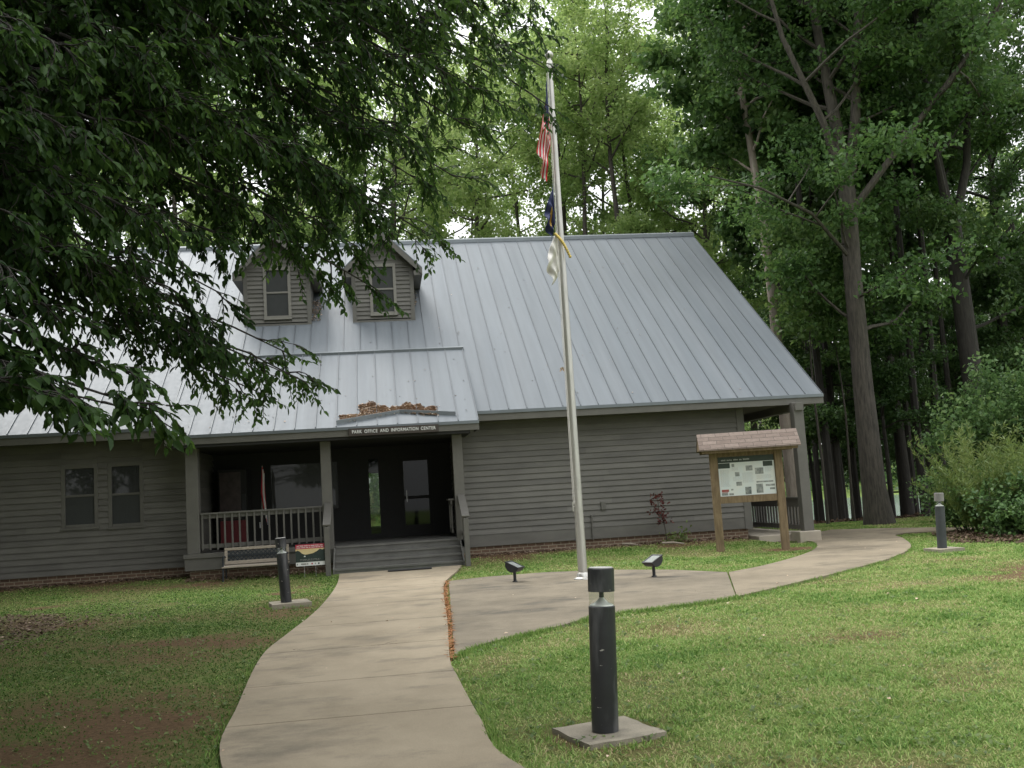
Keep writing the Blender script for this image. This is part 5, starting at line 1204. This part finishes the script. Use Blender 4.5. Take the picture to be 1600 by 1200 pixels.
# trees added at and beyond the left edge to shade wall and lawn
PL = gen_tree('broadleaf_tree', 19, 13, 2.6, 4.2, .2, 26000, .24, M['leaf_dark'], M['bark_shade'], 26, 'round')
place(PL, -10.6, 15.8, 0, 1.0, 'unseen broad tree added at the left end of the lawn to shade the office')
place(PL, -12.2, 21.2, 2, 1.0, 'unseen broad tree added to shade the left end of the long wall')
PT = gen_tree('broadleaf_tree', 20, 18, 6.8, 6.3, .26, 70000, .18, M['leaf_dark'], M['bark_shade'], 34, 'layer', el=(-.05,.5))
PV = gen_tree('broadleaf_tree', 22, 15, 6.2, 5.4, .24, 90000, .12, M['leaf_near'], M['bark_shade'], 34, 'layer', el=(-.05,.5))
place(PT, -8.4, 17.4, 0, 1.0, 'added taller shade tree behind the overhanging boughs, before the long wall with two windows')
place(PV, -7.2, 10.4, 2, 1.0, 'added shade tree behind the overhanging boughs, beside the leaf covered bed')
place(PL, -10.2, 3.5, 1, 1.2, 'unseen shade tree added on the left lawn beside the overhanging tree')
place(PL, -7.5, -3.5, 3, 1.3, 'unseen shade tree added on the left lawn nearest the walkway start')
for x_, y_, s_, l_ in [(-13,-6,1.2,'unseen shade tree added at the back of the left lawn, third from the walkway'),(-2.5,-9,1.25,'unseen shade tree added beside the start of the walkway'),(-17,1,1.3,'unseen shade tree added at the outer back of the left lawn'),(-16,15,1.2,'unseen shade tree added farthest left beyond the long wall')]: place(PL, x_, y_, x_, s_, l_)
place(PT, -13.5, 9.5, 5, 1.0, 'unseen shade tree added farthest out on the left lawn')
place(PL, -8.9, 10.4, 4, .95, 'unseen shade tree added between the overhanging tree and the leaf covered bed')

# ------------------------------------------------------------------ grass
def grass():
    rg = np.random.default_rng(3)
    out = []
    # sample in (bearing, distance) so that blades thin out with distance
    n = 760000
    y = 3.4+(31.5-3.4)*rg.random(n)**1.25; xl = -.43*y-2.2; xr = .70*y+3.2
    x = xl+(xr-xl)*rg.random(n)
    keep = np.ones(n, bool); Pq = np.stack([x, y], 1)
    for poly in (walk_poly, plaza_poly, curve_poly): keep &= ~ptseg(Pq, poly)
    keep &= ~((y > WY-.02) & (x < WXR+.05)); keep &= ~((y > 23.2) & (x > -4.5) & (x < 1.8)); keep &= ~((y > 22.2) & (x > -1.3) & (x < 1.85)); keep &= ~((x > WXR) & (x < 10.45) & (y > 23.3))
    for cx, cy, w, rz in ((1.37,6.80,.34,.35),(-1.62,17.02,.32,.2),(10.5,18.2,.34,.05)):
        u = (x-cx)*math.cos(rz)+(y-cy)*math.sin(rz); v = -(x-cx)*math.sin(rz)+(y-cy)*math.cos(rz); keep &= ~((np.abs(u) < w) & (np.abs(v) < w))
    for poly in (bed_left, bed_right): keep &= ~(ptseg(Pq, poly) & (rg.random(n) < .93))
    # Thin out where the soil is bare: read the same field that colours the ground
    from bisect import bisect
    ix = np.clip(np.searchsorted(gx, x)-1, 0, nx-2); iy = np.clip(np.searchsorted(gy, y)-1, 0, ny-2); D2 = dd.reshape(ny, nx)
    fx = (x-gx[ix])/(gx[ix+1]-gx[ix]); fy = (y-gy[iy])/(gy[iy+1]-gy[iy])
    bare = D2[iy,ix]*(1-fx)*(1-fy)+D2[iy,ix+1]*fx*(1-fy)+D2[iy+1,ix]*(1-fx)*fy+D2[iy+1,ix+1]*fx*fy
    keep &= rg.random(n) > np.clip(bare*1.35-.18, 0, .97)
    x, y, bare, Pq = x[keep], y[keep], bare[keep], Pq[keep]; n = len(x)
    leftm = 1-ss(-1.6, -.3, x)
    dist = np.clip(y/6, .8, 4)
    big = np.array([noise.noise(Vector((a*1.3, b*1.3, 9.1))) for a, b in zip(x[::1], y[::1])])
    clump = np.array([noise.noise(Vector((a*5.5, b*5.5, 1.7))) for a, b in zip(x, y)])
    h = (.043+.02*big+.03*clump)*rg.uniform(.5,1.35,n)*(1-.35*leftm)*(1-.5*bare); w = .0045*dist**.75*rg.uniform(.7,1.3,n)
    a = rg.uniform(0, 2*PI, n); lean = rg.uniform(.5,1.7,n); la = rg.uniform(0, 2*PI, n)
    z = H(x, y)
    sx_, sy_ = np.cos(a)*w, np.sin(a)*w; lx, ly = np.cos(la)*h*lean, np.sin(la)*h*lean
    b0_ = np.stack([x-sx_, y-sy_, z-.004], 1); b1_ = np.stack([x+sx_, y+sy_, z-.004], 1)
    m0 = np.stack([x-sx_*.7+lx*.4, y-sy_*.7+ly*.4, z+h*.5], 1); m1 = np.stack([x+sx_*.7+lx*.4, y+sy_*.7+ly*.4, z+h*.5], 1)
    tp = np.stack([x+lx, y+ly, z+h*(1-.42*lean)], 1)
    Vv = np.stack([b0_, b1_, m1, m0, tp], 1).reshape(-1,3); k = np.arange(n)[:,None]*5
    # one quad and one triangle per blade, the triangle as a quad with its tip doubled is avoided: use triangles throughout
    Fv = np.concatenate([k+np.array([[0,1,2]]), k+np.array([[0,2,3]]), k+np.array([[3,2,4]])], 1).reshape(-1,3)
    big2 = np.array([noise.fractal(Vector((a*.5, b*.8, 4.1)), 1., 2., 3) for a, b in zip(x, y)])
    dry = np.clip(rg.normal(.42,.17,n)+bare*.45-.2*big+.24*big2-.16*clump, .2, 1)
    shade_moss = (leftm > .5) & (rg.random(n) < np.clip(.45+.5*(1-ss(15, 19.5, y))+.3*big2, 0, .95)); dry = np.where(shade_moss, rg.uniform(0,.2,n)+.05*bare, dry-.12*leftm*(dry > .5)); x_ = 0  # left blades darkened: tree shade put into their mossy colour
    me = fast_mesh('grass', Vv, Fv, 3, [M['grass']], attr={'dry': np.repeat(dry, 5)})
    tag(link('grass', me), 'mown grass growing on the lawns', 'grass', None, 'stuff'); print('blades', n)
def grass_mat():
    mt, nt, b = nodes('grass_blades'); N = nt.nodes; L = nt.links
    at_ = N.new('ShaderNodeAttribute'); at_.attribute_name = 'dry'; rp = N.new('ShaderNodeValToRGB'); L.new(at_.outputs['Fac'], rp.inputs[0]); cr = rp.color_ramp
    for i, (p, c) in enumerate([(0,(.045,.075,.016)),(.2,(.10,.20,.040)),(.45,(.235,.365,.092)),(.66,(.35,.40,.15)),(.85,(.42,.39,.19)),(1,(.48,.38,.23))]):  # first stop is a dark mossy tone carrying the left lawn's shade
        if i == 0: e = cr.elements[0]
        elif i == 5: e = cr.elements[-1]
        else: e = cr.elements.new(p)
        e.position = p; e.color = (*c,1)
    L.new(rp.outputs[0], b.inputs['Base Color']); b.inputs['Roughness'].default_value = .6; b.inputs['Specular IOR Level'].default_value = .2
    tr = N.new('ShaderNodeBsdfTranslucent'); mx = N.new('ShaderNodeMixShader'); mx.inputs[0].default_value = .35; L.new(rp.outputs[0], tr.inputs[0]); L.new(b.outputs[0], mx.inputs[1]); L.new(tr.outputs[0], mx.inputs[2]); L.new(mx.outputs[0], N['Material Output'].inputs[0])
    return mt
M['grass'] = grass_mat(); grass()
# low broad leaved weeds in the turf and longer tufts along the edges
rg = np.random.default_rng(8); P = []; D = []; Z = []
for _ in range(2400):
    y = 5+20*rg.random()**1.3; x = rg.uniform(-.40*y, .62*y); q_ = np.array([[x, y]])
    if any(ptseg(q_, p_)[0] for p_ in (walk_poly, plaza_poly, curve_poly)) or y > 22.5 and x < 10: continue
    for _ in range(rg.integers(4,9)): P.append((x+rg.normal()*.02, y+rg.normal()*.02, Hf(x,y)+.012+.02*rg.random())); a = rg.uniform(0,6.28); D.append((math.cos(a), math.sin(a), rg.uniform(.1,.7))); Z.append(rg.uniform(.02,.05))
P = np.array(P); Z = np.array(Z); Vv, Fv = leaves_np(P, np.array(D), rg.normal(size=P.shape)*.3+np.array([0,0,1.]), Z, Z*.55, .1)
tag(link('lawn_weeds', fast_mesh('lawn_weeds', Vv, Fv, 4, [M['leaf_wisp']])), 'low broad leaved weeds scattered in the turf', 'weeds', None, 'stuff')
P = []; D = []; Z = []
def edge_tufts(line, n, side, h, y0, y1):
    c = np.array(line); seg = np.r_[0, np.cumsum(np.hypot(*np.diff(c, axis=0).T))]
    for _ in range(n):
        t = rg.uniform(0, seg[-1]); x = np.interp(t, seg, c[:,0]); y = np.interp(t, seg, c[:,1])
        if not y0 < y < y1 or noise.noise(Vector((x*1.4, y*1.4, 2.2))) < -.12+.2*rg.normal(): continue
        i = min(len(c)-2, np.searchsorted(seg, t)-1); tg_ = c[i+1]-c[i]; tg_ = tg_/np.hypot(*tg_); nn = np.array([-tg_[1], tg_[0]])*side; o_ = abs(rg.normal())*.05+.012
        P.append((x+nn[0]*o_, y+nn[1]*o_, 0)); a = rg.uniform(0,6.28); D.append((math.cos(a)*.55-nn[0]*.25, math.sin(a)*.55-nn[1]*.25, 1.)); Z.append(h*rg.uniform(.5,1.3))
edge_tufts(Rc, 5200, -1, .085, 4.8, 10); edge_tufts(Lc, 2600, 1, .05, 5, 22); edge_tufts(smooth_curve(low, 5), 5200, -1, .075, 9, 15); edge_tufts(outer, 4200, -1, .07, 12, 23); edge_tufts(upp, 2600, -1, .06, 15, 21); edge_tufts(inner[-30:], 2200, -1, .06, 15, 25)
for cx, cy, w in ((*G(952,1142,.04),.36),(-1.62,17.02,.34),(10.5,18.2,.36)):
    for _ in range(420):
        a = rg.uniform(0,6.28); r_1 = w/max(abs(math.cos(a)), abs(math.sin(a)))*rg.uniform(1.0,1.12); P.append((cx+r_1*math.cos(a+.2), cy+r_1*math.sin(a+.2), 0)); D.append((rg.normal()*.5, rg.normal()*.5, 1.)); Z.append(rg.uniform(.03,.075))
P = np.array(P); Z = np.array(Z); P[:,2] = H(P[:,0], P[:,1]); Vv, Fv = leaves_np(P, np.array(D), rg.normal(size=P.shape), Z, np.full(len(P), .007), .05)
tag(link('edge_grass', fast_mesh('edge_grass', Vv, Fv, 4, [M['grass']], attr={'dry': np.repeat(np.clip(rg.normal(.38,.14,len(P)),.2,1), 4)})), 'longer grass fringing the path edges and footings', 'grass', None, 'stuff')
# ------------------------------------------------------------------ leaf litter
def litter(name, pts, size, mt, label, curl=.25, lift=.02, long_=.6, tilt=.5):
    P = np.array(pts); n = len(P); rg = np.random.default_rng(n)
    D = rg.normal(size=(n,3)); D[:,2] *= tilt*.5; Nn = rg.normal(size=(n,3))*tilt+np.array([0,0,1.0]); ln = size*rg.uniform(.5,1.4,n)
    P = P+np.array([0,0,1])*rg.uniform(.002,lift,n)[:,None]
    Vv, Fv = leaves_np(P, D, Nn, ln, ln*rg.uniform(.4,.8,n)*long_/.6, curl)
    return tag(link(name, fast_mesh(name, Vv, Fv, 4, [mt])), label, 'leaf litter', None, 'stuff')
def in_poly(poly, n, rg):
    p = np.array(poly); lo = p.min(0); hi = p.max(0); q = lo+(hi-lo)*rg.random((n,2)); q = q[ptseg(q, poly)]; return [(a, b, Hf(a, b)) for a, b in q]
rg = np.random.default_rng(21)
litter('leaf_litter', in_poly(bed_left, 11000, rg)+[(a_, b_, Hf(a_, b_)) for a_, b_ in zip(-5.2+.7*rg.normal(size=1100), 16.2+1.7*rg.normal(size=1100))], .052, M['litterdark'], 'dark dead leaves covering the planting bed at the far left', curl=.12, lift=.035, tilt=.3)
litter('leaf_litter', in_poly(bed_right, 14000, rg), .07, M['litterdark'], 'brown leaf mulch covering the bed below the bushes on the right', lift=.06)
# woods floor
q = []
for _ in range(12000):
    x = rg.uniform(9, 26); y = rg.uniform(32, 44); q.append((x, y, Hf(x, y)))
litter('forest_floor_litter', q, .13, M['litterdark'], 'dead leaves on the dark woodland floor beyond the path', lift=.06)
# along the foundations
q = []
for _ in range(1500): x = rg.uniform(-10,-4.4); q.append((x, WY-abs(rg.normal())*.35, Hf(x,24)))
for _ in range(1300): x = rg.uniform(-4.4,-1.3); q.append((x, 23.35-abs(rg.normal())*.35, Hf(x,23)))
for _ in range(1600): x = rg.uniform(1.9,8.8); q.append((x, WY-abs(rg.normal())*.3, Hf(x,24)))
litter('foundation_litter', q, .055, M['litterdark'], 'scattered dead leaves and bark along the foot of the brick base', lift=.03)
# drifted leaves on the porch roof above the diverter
q = []
cell = [(-.93,-.53,.22),(-.53,-.07,.75),(-.07,.39,.62),(.39,.85,.62),(.85,1.29,.52)]
def drift_top(x):
    base_ = .0
    if x < -.50: return .30
    return .66+.13*math.sin((x+.5)*6.8*1.0)*(1 if x < .6 else .8)-.10*(x > .3)+.05*math.sin(x*23)
for _ in range(7000):
    x = rg.uniform(-.93, 1.29); y0 = PYE+.12+.30*max(0, 1-abs(x-.42)/1.4)+.02; y1 = PYE+.18+drift_top(x)*1.0
    if y1 < y0: continue
    y = rg.uniform(y0, y1); thick = .022*min(1, (y1-y)/.2+.15); q.append((x, y, dz(y)+rg.uniform(0, thick)))
litter('drifted_leaves', q, .05, M['litter'], 'drift of dry brown leaves lying on the porch roof above the entrance sign', lift=.012, tilt=.28)
q = []
for cx0, cx1, cy0 in ((-1.9,-1.55,28.0),(.9,1.15,28.6)):
    for _ in range(300): x = rg.uniform(cx0,cx1); y = cy0+rg.uniform(0,1.1); q.append((x, y, roofz(y)+.01))
litter('drifted_leaves', q, .06, M['litter'], 'dry brown leaves caught beside the dormers', lift=.05, tilt=.35)
q = []
for _ in range(170):
    x = rg.uniform(-4.5, 9.5); y = rg.uniform(23.8, 31)
    if PX0-.1 < x < PX1+.1 and y < YBK: continue
    if any(a-.4 < x < b+.4 for a, b in DORM) and y > 27.6: continue
    q.append((x, y, roofz(y)+.004))
for _ in range(120): x = rg.uniform(-4.6, 2.1); y = rg.uniform(23.1, 26.1); q.append((x, y, dz(y)+.004))
litter('roof_leaf_bits', q, .045, M['litter'], 'stray dead leaves lying on the metal roof', lift=.008, tilt=.25)
# pine straw filling the joint beside the plaza
q = []
for _ in range(1900):
    y = rg.uniform(10.1,19.3); q.append((float(Rx(y))+.022+rg.normal()*.014, y, .025))
P = np.array(q); D = rg.normal(size=P.shape); D[:,2] *= .15; ln = rg.uniform(.03,.09,len(P)); P[:,2] += rg.uniform(.0,.025,len(P))
Vv, Fv = leaves_np(P, D, rg.normal(size=P.shape)*.3+np.array([0,0,1.]), ln, np.full(len(P),.012), .1)
tag(link('pine_straw', fast_mesh('pine_straw', Vv, Fv, 4, [M['straw']])), 'rusty pine straw filling the joint between walkway and flagpole plaza', 'pine straw', None, 'stuff')
# loose leaves on paths and lawn
q = []
for _ in range(110):
    y = rg.uniform(5,22); x = rg.uniform(-.43*y, .6*y)
    if y > 22 and x < 2: continue
    q.append((x, y, Hf(x,y)+.047))
litter('fallen_leaves', q, .038, M['litter'], 'single dead leaves and bits scattered over paths and lawn', lift=.006, tilt=.3)
q = MB(); q.tube([(-.42,23.62,dz(23.62)+.03),(-.25,23.66,dz(23.66)+.035),(-.08,23.70,dz(23.7)+.03)], [.012,.011,.007], 5); tag(q.build('fallen_twig', M['oldwood'], None, True), 'pale twig lying on the porch roof above the leaf drift', 'twig')

# ------------------------------------------------------------------ light
SUN_EL, SUN_AZ = math.radians(60), math.radians(-35)    # azimuth measured from +Y toward +X
sd_ = Vector((math.sin(SUN_AZ)*math.cos(SUN_EL), math.cos(SUN_AZ)*math.cos(SUN_EL), math.sin(SUN_EL)))
sl_ = bpy.data.lights.new('sun', 'SUN'); sl_.energy = .8; sl_.angle = math.radians(24); sl_.color = (1,.97,.92)
so_ = bpy.data.objects.new('sun', sl_); COL.objects.link(so_); so_.rotation_euler = (-sd_).to_track_quat('-Z', 'Y').to_euler(); so_.location = (0,0,40)
wld = bpy.data.worlds.new('World'); S.world = wld; wld.use_nodes = True; nt = wld.node_tree; N = nt.nodes; L = nt.links
bg = N['Background']; sk = N.new('ShaderNodeTexSky'); sk.sky_type = 'NISHITA'; sk.sun_disc = False; sk.sun_elevation = SUN_EL; sk.sun_rotation = SUN_AZ
sk.air_density = 1.0; sk.dust_density = 4.0; sk.ozone_density = 1.0
hs = N.new('ShaderNodeHueSaturation'); hs.inputs['Saturation'].default_value = .18; hs.inputs['Value'].default_value = 1.0
L.new(sk.outputs[0], hs.inputs['Color'])
mxs = N.new('ShaderNodeMix'); mxs.data_type = 'RGBA'; mxs.inputs[0].default_value = .8; L.new(hs.outputs[0], mxs.inputs[6])   # cloud cover over the clear sky: an overcast sky is three times brighter overhead than at the horizon
tcw = N.new('ShaderNodeTexCoord'); sxw = N.new('ShaderNodeSeparateXYZ'); L.new(tcw.outputs['Generated'], sxw.inputs[0])
cw = N.new('ShaderNodeMapRange'); L.new(sxw.outputs['Z'], cw.inputs['Value']); cw.inputs['From Min'].default_value = 0; cw.inputs['From Max'].default_value = 1; cw.inputs['To Min'].default_value = 2.3; cw.inputs['To Max'].default_value = 6.2
vm = N.new('ShaderNodeVectorMath'); vm.operation = 'SCALE'; vm.inputs[0].default_value = (.985,1.0,1.01); L.new(cw.outputs[0], vm.inputs['Scale']); L.new(vm.outputs[0], mxs.inputs[7])
L.new(mxs.outputs[2], bg.inputs[0]); bg.inputs[1].default_value = .15
S.view_settings.view_transform = 'Standard'; S.view_settings.look = 'None'; S.view_settings.gamma = 1; S.view_settings.exposure = 1.55; S.view_settings.use_curve_mapping = False
S.render.engine = 'CYCLES'; S.cycles.max_bounces = 7; S.cycles.diffuse_bounces = 3; S.cycles.glossy_bounces = 3; S.cycles.transparent_max_bounces = 12
